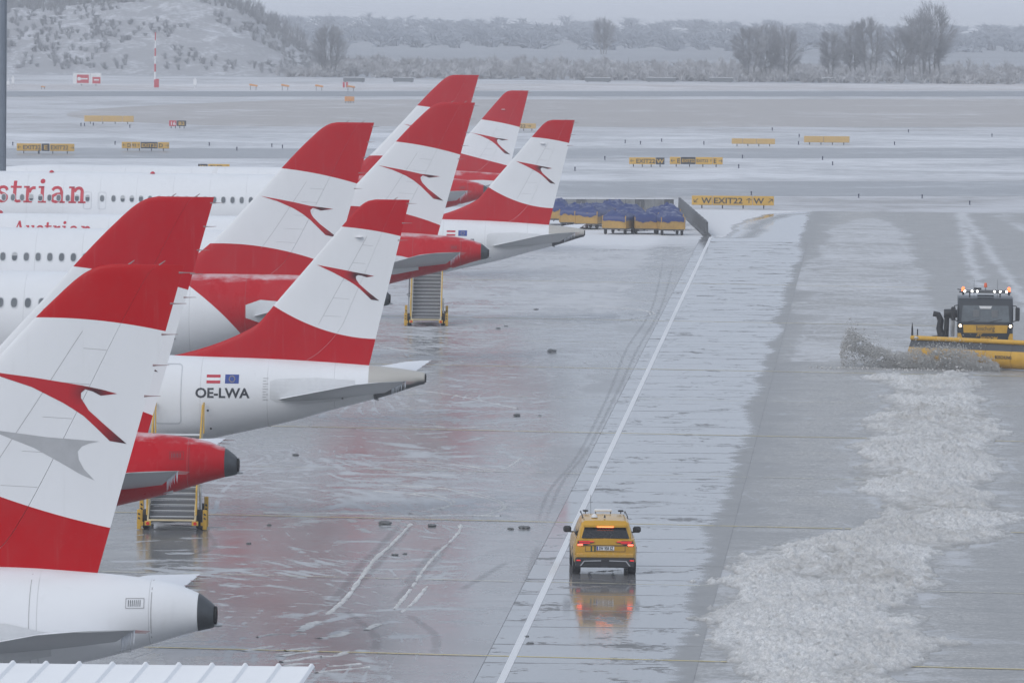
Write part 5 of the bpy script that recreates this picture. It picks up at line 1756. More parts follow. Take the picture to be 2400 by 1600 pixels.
    for k in range(6):
        x0, x1 = -L / 2 + L * k / 6 + 0.008, -L / 2 + L * (k + 1) / 6 - 0.008
        pts = [(0.25, 0.06), (-0.02, 0.12), (-0.16, 0.35), (-0.18, 0.6), (-0.08, 0.86)]
        b = MB()
        rws = [[(x0, y, z) for y, z in pts] + [(x0, y + 0.04, z) for y, z in pts[::-1]], [(x1, y, z) for y, z in pts] + [(x1, y + 0.04, z) for y, z in pts[::-1]]]
        closed_loft(rws).build('blade_panel', m_plough, pr, smooth=50)
        b = MB()
        b.prism([(-0.075, 0.86), (-0.035, 0.86), (0.18, 1.20), (0.14, 1.24)], 'X', x0, x1).build('rubber_flap', m_flap, pr)
        MB().tube([(x0 + 0.02, 0.10, 1.27), (x1 - 0.02, 0.10, 1.27)], 0.11, 12).build('top_rail', m_plough, pr, smooth=50)
        MB().tube([(x1 - 0.03, 0.10, 1.27), (x1 + 0.03, 0.10, 1.27)], 0.125, 12).build('rail_collar', m_plough, pr, smooth=50)
    for x in (-1.0, 1.0):
        MB().box((x, 0.45, 0.7), (0.12, 0.8, 0.5)).build('blade_bracket', m_black, pr)
    mk = MB().prism([(-L / 2 + 0.02, 1.3), (-L / 2 + 0.12, 1.3), (-L / 2 + 0.10, 1.7), (-L / 2 + 0.06, 1.95), (-L / 2 + 0.03, 1.7)], 'Y', 0.08, 0.12).build('marker_flag', m_black, pr)
    MB().tube([(-L / 2 + 0.35, 0.1, 1.35), (-L / 2 + 0.35, 0.1, 1.68)], 0.03, 6).build('marker_post', m_black, pr)
    bm = text_bm('BOSCHUNG', 0.2, 0.006, 'CENTER')
    for v in bm.verts:
        v.co = Vector((v.co.x * 0.8 + 1.0, -0.19, v.co.z + 0.52))
    bm_obj(bm, 'blade_lettering', m_ltr_dark, pr)
    return root
truck = make_truck()

# slush thrown up by the blade
def make_spray():
    r2 = np.random.RandomState(5)
    o = truck.location
    cx = [-6.7, -6.35, -5.9, -5.2, -4.4, -3.8, -3.2, -2.2, -1.2, -0.4, 0.4]
    cz = [0.6, 1.75, 1.5, 0.95, 0.85, 0.75, 1.0, 1.08, 1.0, 0.72, 0.3]
    N = 66000
    x = r2.uniform(-6.6, 0.35, N)
    # strands: the plume leaves the blade in bursts
    ph = r2.uniform(0, 1, N)
    h = np.interp(x, cx, cz)
    z = h * r2.beta(1.0, 1.5, N)
    lift = (x < -4.8) & (z < 0.4 * h) & (r2.rand(N) < 0.6)
    z = np.where(lift, h * (0.45 + 0.55 * r2.rand(N)), z)
    z += 0.55 * h * r2.exponential(0.35, N) * (r2.rand(N) < 0.22)
    clump = fbm(x * 1.0, z * 1.6 + 5, 2.1, 3, 91)
    keep = (clump > -0.62 + 0.6 * r2.rand(N) * (z / np.maximum(h, 0.1))) & (z > 0.02)
    x, z = x[keep] + r2.normal(size=keep.sum()) * 0.04, z[keep]
    N = len(x)
    y = -3.3 - 0.40 * x + r2.normal(size=N) * 0.45 - 1.2 * r2.rand(N)
    r = 0.005 + 0.017 * r2.rand(N) ** 3
    r *= np.where(r2.rand(N) < 0.05, 2.6, 1.0)
    r *= np.where(r2.rand(N) < 0.006, 2.0, 1.0)
    # small chunks lying along the cleared edge
    M = 420
    gx = r2.uniform(-8.2, -0.3, M)
    x = np.concatenate([x, gx])
    y = np.concatenate([y, -4.3 + r2.normal(size=M) * 0.5 + (gx < -5) * 0.9])
    z = np.concatenate([z, 0.03 * r2.rand(M)])
    r = np.concatenate([r, 0.012 + 0.05 * r2.rand(M) ** 3])
    c = np.stack([x + o.x, y + o.y, z], -1)
    base = np.array([(1, 1, 1), (1, -1, -1), (-1, 1, -1), (-1, -1, 1)]) * 0.75
    V = c[:, None, :] + (base[None] + r2.normal(size=(len(c), 4, 3)) * 0.35) * r[:, None, None]
    k = np.arange(len(c))[:, None, None] * 4
    Fc = (np.array([(0, 1, 2), (0, 3, 1), (0, 2, 3), (1, 3, 2)])[None] + k).reshape(-1, 3)
    me = bpy.data.meshes.new('slush_spray')
    me.vertices.add(V.shape[0] * 4)
    me.vertices.foreach_set('co', V.reshape(-1))
    me.loops.add(len(Fc) * 3)
    me.loops.foreach_set('vertex_index', Fc.ravel())
    me.polygons.add(len(Fc))
    me.polygons.foreach_set('loop_start', np.arange(0, len(Fc) * 3, 3))
    me.update(calc_edges=True)
    me.polygons.foreach_set('use_smooth', np.ones(len(Fc), bool))
    me.materials.append(m_spray)
    ob = bpy.data.objects.new('slush_spray', me)
    C.objects.link(ob)
    kind(ob, 'stuff')
    ob['label'] = 'spray of grey slush flying off the plough blade'
    ob['category'] = 'slush'
m_spray = mat_basic('dirty_slush_spray', (0.60, 0.58, 0.545), 0.7, 0, 0.4, 1.3)
make_spray()

# ------------------------------------------------------------------ tarpaulined carts and barriers
m_tarp = mat_frosted('blue_tarpaulin', (0.016, 0.038, 0.16), 0.45, 0.55, (0.62, 0.64, 0.68), 0.88, 1.16)
m_cartside = mat_basic('cart_yellow_panel', (0.42, 0.25, 0.06), 0.5, 0, 0.35, 1.5)
m_cartbase = mat_basic('cart_chassis', (0.05, 0.052, 0.058), 0.6)
m_conc = mat_basic('weathered_concrete', (0.22, 0.225, 0.23), 0.8, 0, 0.25, 1.2)
m_conc_d = mat_basic('wet_dark_concrete', (0.10, 0.104, 0.112), 0.7, 0, 0.25, 1.2)
m_conc_l = mat_basic('pale_concrete', (0.36, 0.365, 0.37), 0.8, 0, 0.2, 1.2)
m_snowcap = mat_basic('snow_cap', (0.76, 0.775, 0.8), 0.8, 0, 0.05, 2)

def make_cart(L, seed):
    """cart with its end towards -y"""
    r = random.Random(seed)
    root = empty('baggage_cart', (0, 0, 0))
    W, H0, H1 = 1.62, 0.42, 1.18
    MB().box((0, 0, 0.38), (W - 0.1, L, 0.10)).build('chassis', m_cartbase, root)
    for s in (-1, 1):
        MB().bbox((s * (W / 2 - 0.02), 0, (H0 + H1) / 2), (0.04, L, H1 - H0), 0.01).build('side_panel', m_cartside, root)
        MB().bbox((0, s * (L / 2 - 0.02), (H0 + H1) / 2), (W - 0.08, 0.04, H1 - H0), 0.01).build('end_panel', m_cartside, root)
        for y in (-1, 1):
            MB().bbox((s * (W / 2), y * (L / 2), (H0 + H1) / 2 + 0.05), (0.07, 0.07, H1 - H0 + 0.1), 0.01).build('corner_post', m_cartside, root)
            MB().lathe([(-0.07, 0.12), (-0.07, 0.18), (-0.04, 0.2), (0.04, 0.2), (0.07, 0.18), (0.07, 0.12)], 'X', (s * (W / 2 - 0.12), y * (L / 2 - 0.4), 0.2), 14).build('wheel', m_tyre, root, smooth=40)
    MB().tube([(0, -L / 2, 0.36), (0, -L / 2 - 0.7, 0.30)], 0.03, 6).build('tow_bar', m_cartbase, root)
    # tarpaulin: lumpy top with a hanging hem
    nx, ny = 17, 23
    rows = []
    for j in range(ny):
        row = []
        for i in range(nx):
            u, v = i / (nx - 1) * 2 - 1, j / (ny - 1) * 2 - 1
            ex, ey = max(0, abs(u) - 0.8) / 0.2, max(0, abs(v) - 0.88) / 0.12
            drop = max(ex, ey)
            x = max(-1, min(1, u / 0.8)) * (W / 2 + 0.03) + (0.03 * math.copysign(ex, u))
            y = max(-1, min(1, v / 0.88)) * (L / 2 + 0.03)
            dome = (1 - min(1, abs(u / 0.8)) ** 2.5) * (1 - min(1, abs(v / 0.88)) ** 4)
            lump = float(fbm(np.array([x + seed * 9.1]), np.array([y]), 2.2, 3, seed, 0.7)[0])
            z = H1 + 0.06 + dome * (0.30 + 0.34 * lump) + 0.05 * r.uniform(-1, 1) - drop * (0.30 + 0.10 * float(fbm(np.array([x * 3 + seed]), np.array([y * 3]), 1.5, 2, seed + 4)[0]))
            row.append((x, y, z))
        rows.append(row)
    MB().grid(rows).build('tarpaulin', m_tarp, root, smooth=60)
    MB().tube([(W / 2 + 0.06, -L * 0.2, H1 - 0.05), (W / 2 + 0.06, -L * 0.2, H0 + 0.1)], 0.012, 5).build('strap', m_black, root)
    return root

def zc(x, y):
    return (1250 + x / 3.92, 430 + y / 3.92)
CARTS = [  # zoomed-picture x of the middle, ground y, length, turn, what sets it apart
    (1255, 478, 2.6, 4, 'cart under a full blue tarpaulin at the right front, beside the barrier'),
    (790, 470, 3.0, -12, 'yellow cart at the front left of the carts, blue tarpaulin sagging'),
    (1035, 468, 2.6, -4, 'yellow cart in the middle of the front row of carts'),
    (905, 440, 2.6, -10, 'cart squeezed between the two front yellow carts'),
    (1265, 432, 2.6, 5, 'cart right behind the right front cart'),
    (1140, 405, 2.6, 3, 'cart with a high blue heap near the back wall'),
    (880, 392, 2.6, -6, 'cart behind the front left cart, low blue tarpaulin'),
    (400, 418, 3.0, -14, 'cart at the left end of the carts, by the white tail'),
    (540, 425, 3.0, -14, 'yellow cart beside the left end cart'),
    (620, 398, 3.0, -12, 'third cart from the left end, blue side'),
    (530, 380, 2.8, -10, 'cart behind the left end carts, blue tarpaulin under snow'),
    (730, 380, 2.8, -6, 'cart in the back row, in the middle of the wall'),
    (1230, 385, 2.6, 4, 'cart farthest back at the right, close to the wall'),
    (215, 385, 2.8, -6, 'stack of yellow cart panels behind the white tail'),
]
for i, (x, y, L, a, lb) in enumerate(CARTS):
    c = make_cart(L, 3 + i)
    g = atz(*zc(x, y))
    c.location = (g.x, g.y + L / 2, 0)
    c.rotation_euler = (0, 0, math.radians(a + rnd.uniform(-7, 7)))
    c.scale = (1, 1, rnd.uniform(0.86, 1.12))
    tag(c, lb, 'cart', 'tarpaulined carts parked by the wall')

# low concrete wall behind the carts
wa, wb_ = atz(*zc(120, 250)), atz(*zc(1290, 252))
wall = empty('concrete_wall', (wa.x, wa.y, 0), math.atan2(wb_.y - wa.y, wb_.x - wa.x))
tag(wall, 'low grey concrete wall with snow on top behind the carts', 'wall')
Lw = (wb_ - wa).length
nw = 13
for k in range(nw):
    x = Lw * (k + 0.5) / nw
    p = MB().bbox((x, 0, 0.44), (Lw / nw - 0.06, 0.22, 0.88), 0.03).build('wall_panel', m_conc if k % 3 else m_conc_d, wall)
    MB().bbox((x, -0.12, 0.46), (Lw / nw - 0.7, 0.05, 0.5), 0.02).build('panel_recess', m_conc, p)
    MB().bbox((x, 0, 0.91), (Lw / nw - 0.05, 0.26, 0.07), 0.03).build('snow_cap', m_snowcap, p)
# barrier running towards the viewer
ba, bb = atz(1657, 553), atz(1592, 493)
bar = empty('barrier', (ba.x, ba.y, 0), math.atan2(bb.y - ba.y, bb.x - ba.x))
tag(bar, 'long dark concrete barrier right of the carts, running away to the wall', 'barrier')
Lb = (bb - ba).length
nb = 20
for k in range(nb):
    x0, x1 = Lb * k / nb + 0.02, Lb * (k + 1) / nb - 0.02
    p = MB().prism([(-0.28, 0.0), (0.28, 0.0), (0.26, 0.10), (0.09, 0.16), (0.07, 0.95 + 0.03 * (k % 2)), (-0.07, 0.95 + 0.03 * (k % 2)), (-0.09, 0.16), (-0.26, 0.10)], 'X', x0, x1).build('barrier_block', m_conc_d, bar)

# ------------------------------------------------------------------ airfield signs
m_sgn_y = mat_basic('sign_yellow', (0.62, 0.37, 0.06), 0.5, 0, 0.1, 1.0)
m_sgn_k = mat_basic('sign_black', (0.03, 0.032, 0.038), 0.5)
m_sgn_r = mat_basic('sign_red', (0.50, 0.03, 0.05), 0.5)
m_sgn_b = mat_basic('sign_back_ochre', (0.58, 0.38, 0.13), 0.6, 0, 0.1, 1.0)
m_sgn_o = mat_basic('sign_orange', (0.65, 0.28, 0.07), 0.6)
D = 1 / 0.98
def arrow_poly(d):
    """arrow in a unit cell, d in degrees, 0 = right"""
    P = [[(-0.42, -0.06), (0.40, -0.06), (0.40, 0.06), (-0.42, 0.06)], [(0.06, 0.34), (0.16, 0.40), (0.46, 0.0), (0.36, -0.03)], [(0.06, -0.34), (0.16, -0.40), (0.46, 0.0), (0.36, 0.03)]]
    a = math.radians(d)
    return [[(x * math.cos(a) - y * math.sin(a), x * math.sin(a) + y * math.cos(a)) for x, y in Q] for Q in P]
AR = {'>': 0, '^': 90, '<': 180, '/': 45, 'L': 225}
def make_sign(x0, x1, yt, yb, panels, label, bottom=0.22, group='airfield guidance signs', legs=True):
    """x0..yb: picture box; panels: (width share, text, face, ink); text may hold arrows <>^/L"""
    a, b = atz(x0 * D, yb * D, bottom), atz(x1 * D, yb * D, bottom)
    W = (b - a).length
    H = (yb - yt) * D * a.y / F_PX
    root = empty('guidance_sign', ((a.x + b.x) / 2, (a.y + b.y) / 2, 0), math.atan2(b.y - a.y, b.x - a.x) * 0.2)
    tag(root, label, 'sign', group)
    tot = sum(p[0] for p in panels)
    x = -W / 2
    for (sh, tx, face, ink) in panels:
        w = W * sh / tot
        p = MB().bbox((x + w / 2, 0, bottom + H / 2), (w - 0.04, 0.28, H), 0.03).build('panel', face, root)
        if tx:
            bm = bmesh.new()
            cur = 0.0
            sz = 1.0
            for ch in tx.split(' '):
                if ch in AR:
                    for Q in arrow_poly(AR[ch]):
                        bm.faces.new([bm.verts.new((cur + 0.36 + u * 0.72, 0, 0.36 + v * 0.72)) for u, v in Q])
                    cur += 0.95
                else:
                    tb = text_bm(ch, 1.0, 0.02)
                    wd = max(v.co.x for v in tb.verts)
                    me = bpy.data.meshes.new('t')
                    for v in tb.verts:
                        v.co.x += cur
                    tb.to_mesh(me)
                    tb.free()
                    bm.from_mesh(me)
                    bpy.data.meshes.remove(me)
                    cur += wd + 0.3
            cur -= 0.3
            k = min(H * 0.62 / 0.73, (w - 0.15) / cur)
            kx = min((w - 0.15) / cur, k * 1.25)
            for v in bm.verts:
                v.co = Vector((x + w / 2 + (v.co.x - cur / 2) * kx, -0.146, bottom + H / 2 + (v.co.z - 0.36) * k))
            bm_obj(bm, 'lettering', ink, p)
        x += w
    if legs:
        for k in range(4):
            xx = -W / 2 + W * (k + 0.5) / 4
            MB().tube([(xx, 0, -0.05), (xx, 0, bottom + 0.03)], 0.05, 6).build('leg', m_sgn_k, root)
    return root
Y_, K_, R_, W_ = m_sgn_y, m_sgn_k, m_sgn_r, m_whitep
make_sign(1594, 1772, 450, 471.5, [(4.4, 'L W', Y_, K_), (8.6, 'EXIT22 ^', Y_, K_), (4.6, 'W /', Y_, K_)], 'large yellow sign reading W EXIT22 W with arrows, behind the barrier')
make_sign(1448, 1523, 362, 377.5, [(3, '< EXIT22', Y_, K_), (1, 'W', K_, Y_)], 'sign with left arrow EXIT22 and a black W panel')
make_sign(1543, 1655, 361, 377.5, [(1.5, '< E', Y_, K_), (2, 'EXIT22', K_, Y_), (2.3, 'EXIT32 ^', Y_, K_), (1.4, 'E >', Y_, K_)], 'four-panel yellow sign with EXIT22 on black, right of the W sign')
make_sign(42, 167, 330, 347, [(3, '< EXIT32', Y_, K_), (1, 'E', K_, Y_), (3, 'EXIT22 >', Y_, K_)], 'yellow sign with EXIT32 and EXIT22 at the far left')
make_sign(283, 385, 326.5, 341, [(1.2, '< D', Y_, K_), (1.1, '92 ^', Y_, K_), (2.1, 'EXIT32', K_, Y_), (1.4, 'D >', Y_, K_)], 'yellow sign with EXIT32 on a black panel, above the large red title')
make_sign(456.5, 525.5, 377, 389.5, [(1, 'W', K_, Y_), (2.2, 'T1 E2 >', Y_, K_)], 'black and yellow sign just above the fuselage roofs')
make_sign(390, 426, 277, 290, [(1, '16', R_, W_), (1.3, 'B2', K_, Y_)], 'small red and black runway sign reading 16 B2')
make_sign(1160, 1227, 283.5, 295.5, [(2.6, 'EXIT22 >', m_sgn_b, K_)], 'pale yellow sign half hidden behind a tail fin')
make_sign(198.5, 302, 266, 280, [(1.1, '', m_sgn_b, K_), (1.25, '', m_sgn_b, K_), (0.7, '', m_sgn_b, K_)], 'blank back of a three-part ochre sign on the left')
make_sign(1685.5, 1775, 318.5, 331, [(0.7, '', m_sgn_b, K_), (0.9, '', m_sgn_b, K_), (1.2, '', m_sgn_b, K_)], 'blank back of a three-part ochre sign on the right')
make_sign(1852, 1945.5, 313, 327.5, [(1.2, '', m_sgn_b, K_), (1.6, '', m_sgn_b, K_)], 'blank back of a two-part ochre sign, rightmost of all signs')
make_sign(793, 812.5, 222, 233, [(1, '', m_sgn_o, K_)], 'small orange sign board between the runway and the brown grass')

# billboard-like red and white board beyond the runway
g = atz(200 * D, 197 * D)
bd = empty('notice_board', (g.x, g.y, 0), 0)
tag(bd, 'pair of red and white boards at the foot of the hill', 'sign')
sb = F_PX / g.y
wpx = 65 * D / sb
for k, (u0, u1, z0, z1) in enumerate(((-0.5, 0.10, 0.25, 1.95), (0.12, 0.5, 0.25, 1.95))):
    p = MB().bbox((wpx * (u0 + u1) / 2, 0, (z0 + z1) / 2), (wpx * (u1 - u0), 0.15, z1 - z0), 0.02).build('board', m_whitep, bd)
    if k == 0:
        MB().box((wpx * (-0.15), -0.09, 1.05), (wpx * 0.42, 0.02, 1.3)).build('red_field', m_sgn_r, p)
        MB().lathe([(-0.115, 0.30), (-0.105, 0.30)], 'Y', (wpx * (-0.28), 0, 1.05), 16).build('disc', m_whitep, p)
        MB().box((wpx * (-0.10), -0.108, 1.05), (wpx * 0.24, 0.015, 0.22)).build('bar', m_whitep, p)
    else:
        MB().box((wpx * 0.33, -0.09, 0.85), (wpx * 0.28, 0.02, 1.0)).build('red_field', m_sgn_r, p)
        MB().box((wpx * 0.33, -0.108, 0.9), (wpx * 0.18, 0.015, 0.2)).build('bar', m_whitep, p)
    MB().tube([(wpx * (u0 + u1) / 2, 0, -0.1), (wpx * (u0 + u1) / 2, 0, 0.3)], 0.08, 6).build('leg', m_conc, bd)

# red and white mast
g = atz(356 * D, 201 * D)
ms = empty('marker_mast', (g.x, g.y, 0), 0)
tag(ms, 'tall thin red and white banded mast before the hill', 'mast')
hm = 126 * D * g.y / F_PX
for k in range(7):
    z0, z1 = hm * k / 7, hm * (k + 1) / 7
    MB().tube([(0, 0, z0 - 0.05), (0, 0, z1 - 0.01)], 0.16 - 0.012 * k, 8).build('mast_section', m_sgn_r if k % 2 == 0 else m_whitep, ms)
MB().bbox((0.35, 0, 0.65), (0.5, 0.4, 1.3), 0.03).build('cabinet', m_sgn_r, ms)

# small instruments
def instrument(px, py, h, w, label):
    g = atz(px * D, py * D)
    r_ = empty('weather_instrument', (g.x, g.y, 0), 0)
    tag(r_, label, 'instrument')
    MB().tube([(0, 0, -0.05), (0, 0, h * 0.6)], 0.12, 8).build('post', m_whitep, r_)
    MB().bbox((0, 0, h * 0.45), (w, w, h * 0.5), 0.04).build('housing', m_whitep, r_)
    MB().lathe([(0, 0.08), (0.15, 0.12), (0.3, 0.03)], 'Z', (0, 0, h * 0.7), 10).build('sensor', m_whitep, r_)
instrument(448, 203, 1.9, 0.55, 'white instrument post between the mast and the tails')
instrument(30, 199, 2.0, 0.45, 'white instrument post beside the light pole at the left edge')
instrument(19, 199, 1.1, 0.5, 'short white box next to the left instrument post')

# approach lights on tilted legs
for i, (px, py, lb) in enumerate(((582, 207, 'leftmost tilted orange light unit by the runway'), (655, 207.5, 'second tilted orange light unit from the left by the runway'), (733, 208.5, 'third tilted orange light unit from the left by the runway'), (806, 210, 'fourth tilted orange light unit, close to the red tail tip'), (99, 205, 'lone orange light unit under the red and white boards'))):
    g = atz(px * D, py * D)
    r_ = empty('approach_light', (g.x, g.y, 0), 0)
    tag(r_, lb, 'light', 'approach light units')
    k = 1.0 if i < 4 else 0.5
    MB().bbox((0, 0, 0.72 * k), (1.25 * k, 1.4, 0.26 * k), 0.05, Matrix.Rotation(math.radians(9), 3, 'Y')).build('lamp_box', m_sgn_o, r_)
    for x in (-0.45, 0.4):
        MB().tube([(x * k, 0, -0.05), (x * k, 0, 0.66 * k)], 0.04, 6).build('leg', m_sgn_k, r_)
for i, (px, lb) in enumerate(((789.5, 'left of two small red marker boards by the runway'), (797, 'right of two small red marker boards by the runway'))):
    g = atz(px * D, 201 * D)
    r_ = MB().bbox((0, 0, 0.42), (0.32, 0.1, 0.84), 0.02).build('marker_board', m_sgn_r, None, loc=(g.x, g.y, 0))
    tag(r_, lb, 'marker', 'red marker boards')

# taxiway edge markers
m_mark = mat_basic('dark_blue_marker', (0.02, 0.03, 0.07), 0.5)
MK = zoomed([(558, 868), (582, 868), (643, 866), (895, 880), (88, 1001), (793, 996), (270, 1058), (1442, 1003), (1632, 1036), (1873, 1012), (1946, 1021)], 0, 0, 2.94)
MK += zoomed([(617, 899), (1556, 912), (803, 945), (2131, 942), (146, 996), (798, 996), (1460, 998), (412, 1091), (964, 1101), (1033, 1138), (386, 1158)], 1600, 0, 2.94)
MK += zoomed([(2000, 876), (2093, 884), (2223, 868), (1875, 978), (1692, 1045)], 700, 0, 2.613)
MK += zoomed([(473, 20), (1213, 38), (1650, 42), (1978, 86)], 1600, 450, 2.94)
ORD = 'first second third fourth fifth sixth seventh eighth ninth tenth eleventh twelfth thirteenth fourteenth fifteenth sixteenth seventeenth eighteenth nineteenth twentieth'.split()
mk0 = None
MK.sort()
NL = sum(1 for q in MK if q[0] < 1200)
for i, (px, py) in enumerate(MK):
    g = atz(px, py)
    if mk0 is None:
        mk0 = empty('edge_marker', (0, 0, 0))
        MB().lathe([(-0.05, 0.07), (0.28, 0.07), (0.36, 0.10), (0.46, 0.10), (0.52, 0.06)], 'Z', (0, 0, 0), 8).build('post', m_mark, mk0, smooth=40)
        MB().lathe([(0.0, 0.16), (0.03, 0.14)], 'Z', (0, 0, 0), 10).build('base_plate', m_mark, mk0)
        o = mk0
    else:
        o = copy_tree(mk0)
    o.location = (g.x, g.y, -0.02)
    k = 0.62 if g.y < 640 else 0.7
    o.scale = (k, k, k)
    if i < NL:
        lb = 'small dark edge marker in the snow, %s from the left edge' % ORD[i]
    else:
        lb = 'small dark edge marker in the snow, %s from the right edge' % ORD[len(MK) - 1 - i]
    tag(o, lb, 'marker', 'taxiway edge markers')

# ------------------------------------------------------------------ slush lumps on the apron
m_lump = mat_basic('dirty_ice_lump', (0.14, 0.145, 0.15), 0.6, 0, 0.35, 8)
LM = [(1271, 808, 0.30, 'box-shaped dark lump of ice in the middle of the apron'), (1190, 955, 0.22, 'dark clod of slush above the middle yellow line'), (678, 1045, 0.16, 'dark clod beside the red tail cone'), (884, 1204, 0.27, 'largest dark clod on the yellow line, left of the car'), (993, 1208, 0.17, 'smaller dark clod on the same yellow line'), (1172, 1215, 0.14, 'dark clod just left of the swept band by the car'), (1206, 1213, 0.2, 'scattered dark clod nearest the car'), (571, 1248, 0.10, 'tiny dark clod right of the foreground stairs'), (908, 1275, 0.13, 'flat dark clod below the largest one'), (930, 1272, 0.09, 'little clod beside the flat one'), (619, 1206, 0.10, 'little clod on the yellow line near the stairs'), (1232, 712, 0.2, 'dark clod high up on the apron'), (1145, 755, 0.16, 'dark clod right of the farther stairs'), (1162, 750, 0.12, 'small clod beside the one right of the farther stairs'), (1240, 955, 0.1, 'small clod right of the one above the middle line'), (1208, 1462, 0.1, 'clod on the white line near the bottom edge'), (1218, 1478, 0.12, 'clod on the wet lane just right of the white line')]
for (px, py, r_, lb) in LM:
    g = atz(px * D, py * D)
    b = MB()
    for k in range(5):
        b.ico((rnd.uniform(-1, 1) * r_ * 0.42, rnd.uniform(-1, 1) * r_ * 0.42, r_ * 0.16), r_ * rnd.uniform(0.32, 0.5), 2, (1.2, 1.4, 0.62), 0.24)
    o = b.build('slush_clod', m_lump, None, loc=(g.x, g.y, 0.0))
    tag(o, lb, 'ice', 'clods on the apron')

# ------------------------------------------------------------------ foreground roof
def make_roof():
    YR = 62.0
    a, b = aty(-220, 1553, YR), aty(738, 1561, YR)
    root = empty('terminal_building', (b.x, b.y, 0), 0)
    tag(root, 'white corrugated metal roof with ribs at the bottom left corner', 'building')
    W = b.x - a.x
    z = b.z
    pitch = 78 * YR / F_PX
    n = int(W / pitch) + 1
    Ln, drop = 9.0, 0.42
    roof = None
    for k in range(n):
        x1 = -k * pitch
        x0 = x1 - pitch
        prof = [(x0, 0.0), (x0 + pitch * 0.80, 0.0), (x0 + pitch * 0.86, 0.026), (x0 + pitch * 0.93, 0.026), (x1, 0.0)]
        skew = -0.20
        rows = []
        for f in (0, 0.08, 0.5, 1.0):
            rows.append([(x + skew * Ln * f * 0.35, -Ln * f, z + h - drop * f) for x, h in prof])
        bb_ = MB().grid(rows)
        # rounded end of the sheet at the eave
        bb_.grid([[(x, 0.0, z + h) for x, h in prof], [(x, 0.02, z + h - 0.05) for x, h in prof]])
        bb_.build('roof_sheet', m_roofw, root, smooth=30)
    MB().box((-W / 2 - 0.3, -Ln / 2, (z - 0.75) / 2), (W, Ln - 0.4, z - 0.75)).build('wall', m_conc_l, root)
    MB().box((-W / 2 - 0.3, -0.03, z - 0.2), (W, 0.05, 0.25)).build('fascia', m_roofw, root)
m_roofw = mat_basic('white_roof_sheet', (0.86, 0.87, 0.88), 0.5, 0, 0.03, 1.5)
make_roof()

# light pole at the left edge
g0 = aty(1.5, 300, 442.0)
pole = empty('light_pole', (g0.x, 442.0, 0), 0)
tag(pole, 'grey steel light pole at the left edge behind the aircraft', 'pole')
m_pole = mat_basic('galvanised_steel', (0.17, 0.20, 0.24), 0.5, 0.3, 0.12, 1)
pb = MB()
for k in range(4):
    pb = MB().lathe([(k * 6.0 - (0.05 if k == 0 else 0), 0.36 - 0.045 * k * 0.6), (k * 6.0 + 5.98, 0.335 - 0.045 * k * 0.6)], 'Z', (0, 0, 0), 12)
    sct = pb.build('pole_section', m_pole, pole)
    MB().lathe([(k * 6.0 + 5.9, 0.37 - 0.027 * k), (k * 6.0 + 6.0, 0.37 - 0.027 * k)], 'Z', (0, 0, 0), 12).build('collar', m_pole, sct)
MB().tube([(0.345, -0.06, 0.5), (0.31, -0.06, 23.5)], 0.03, 6).build('cable_duct', m_pole, pole)
for x in (-0.8, 0.8):
    MB().bbox((x, -0.1, 24.2), (0.6, 0.4, 0.5), 0.05).build('flood_lamp', m_black, pole)
MB().box((0, 0, 24.0), (2.4, 0.15, 0.15)).build('lamp_bracket', m_pole, pole)

# ------------------------------------------------------------------ far land: hill, scrub, trees
def hill_h(X, Y):
    xs = [-400, -150, -95, -85, -70, -60, -54, -48, -42, -37, -33]
    zs = [9.5, 10.6, 10.9, 11.2, 12.0, 12.6, 11.6, 8.9, 5.0, 1.8, 0]
    base = np.interp(X, xs, zs)
    rise = np.clip((Y - 1226) / 85, 0, 1)
    rise = rise * rise * (3 - 2 * rise) * 0.75 + 0.25 * np.clip((Y - 1222) / 22, 0, 1)
    nn = 1 + 0.16 * fbm(X, Y, 0.05, 4, 61) + 0.06 * fbm(X, Y, 0.25, 3, 62)
    return base * rise * np.clip(nn, 0.6, 1.2) * np.clip((1520 - Y) / 120, 0, 1)
def mat_hill():
    t = NT('snow_patched_hillside')
    P = t.pos()
    a = t.noise(t.mp(P, (1, 0.4, 1.6)), 0.16, 6, 0.75, 0.6)
    b = t.noise(P, 0.9, 5, 0.65)
    n = t.math('ADD', t.math('MULTIPLY', a, 0.62), t.math('MULTIPLY', b, 0.38))
    f = t.ramp(n, 0.48, 0.62)
    t.set(Base_Color=t.mix(f, (0.32, 0.325, 0.34), (0.54, 0.55, 0.58)), Roughness=0.9)  # snow patches, both tones drawn towards the haze colour
    return t.m
xs = np.concatenate([np.arange(-260, -110, 3.0), np.arange(-110, -30, 0.8)])
ys = np.concatenate([np.arange(1218, 1320, 1.5), np.arange(1320, 1530, 6)])
Xh, Yh = np.meshgrid(xs, ys)
kind(grid_mesh('hill', Xh, Yh, hill_h(Xh, Yh) - 0.08, mat_hill()), 'structure')

def mat_twig(name, col, frost):
    t = NT(name)
    P = t.pos()
    n = t.noise(P, 0.35, 4, 0.6)
    n2 = t.noise(P, 2.5, 2, 0.6)
    c = t.mix(n2, tuple(k * 0.8 for k in col), tuple(k * 1.2 for k in col))
    t.set(Base_Color=t.mix(t.math('MULTIPLY', t.ramp(n, 0.42, 0.68), frost), c, (0.66, 0.67, 0.7)), Roughness=0.9)
    return t.m
m_twig = mat_twig('frosted_hazy_twigs', (0.22, 0.23, 0.25), 0.3)  # frost, and a base paled and blued to carry distance haze
m_bark = mat_twig('frosted_hazy_bark', (0.2, 0.2, 0.205), 0.15)  # bark lightened towards the haze, with a little frost
m_scrub = mat_twig('frosted_scrub', (0.30, 0.30, 0.31), 0.7)
m_wood = mat_twig('distant_wood', (0.27, 0.30, 0.35), 0.0)  # blue-grey is distance haze painted into the wood

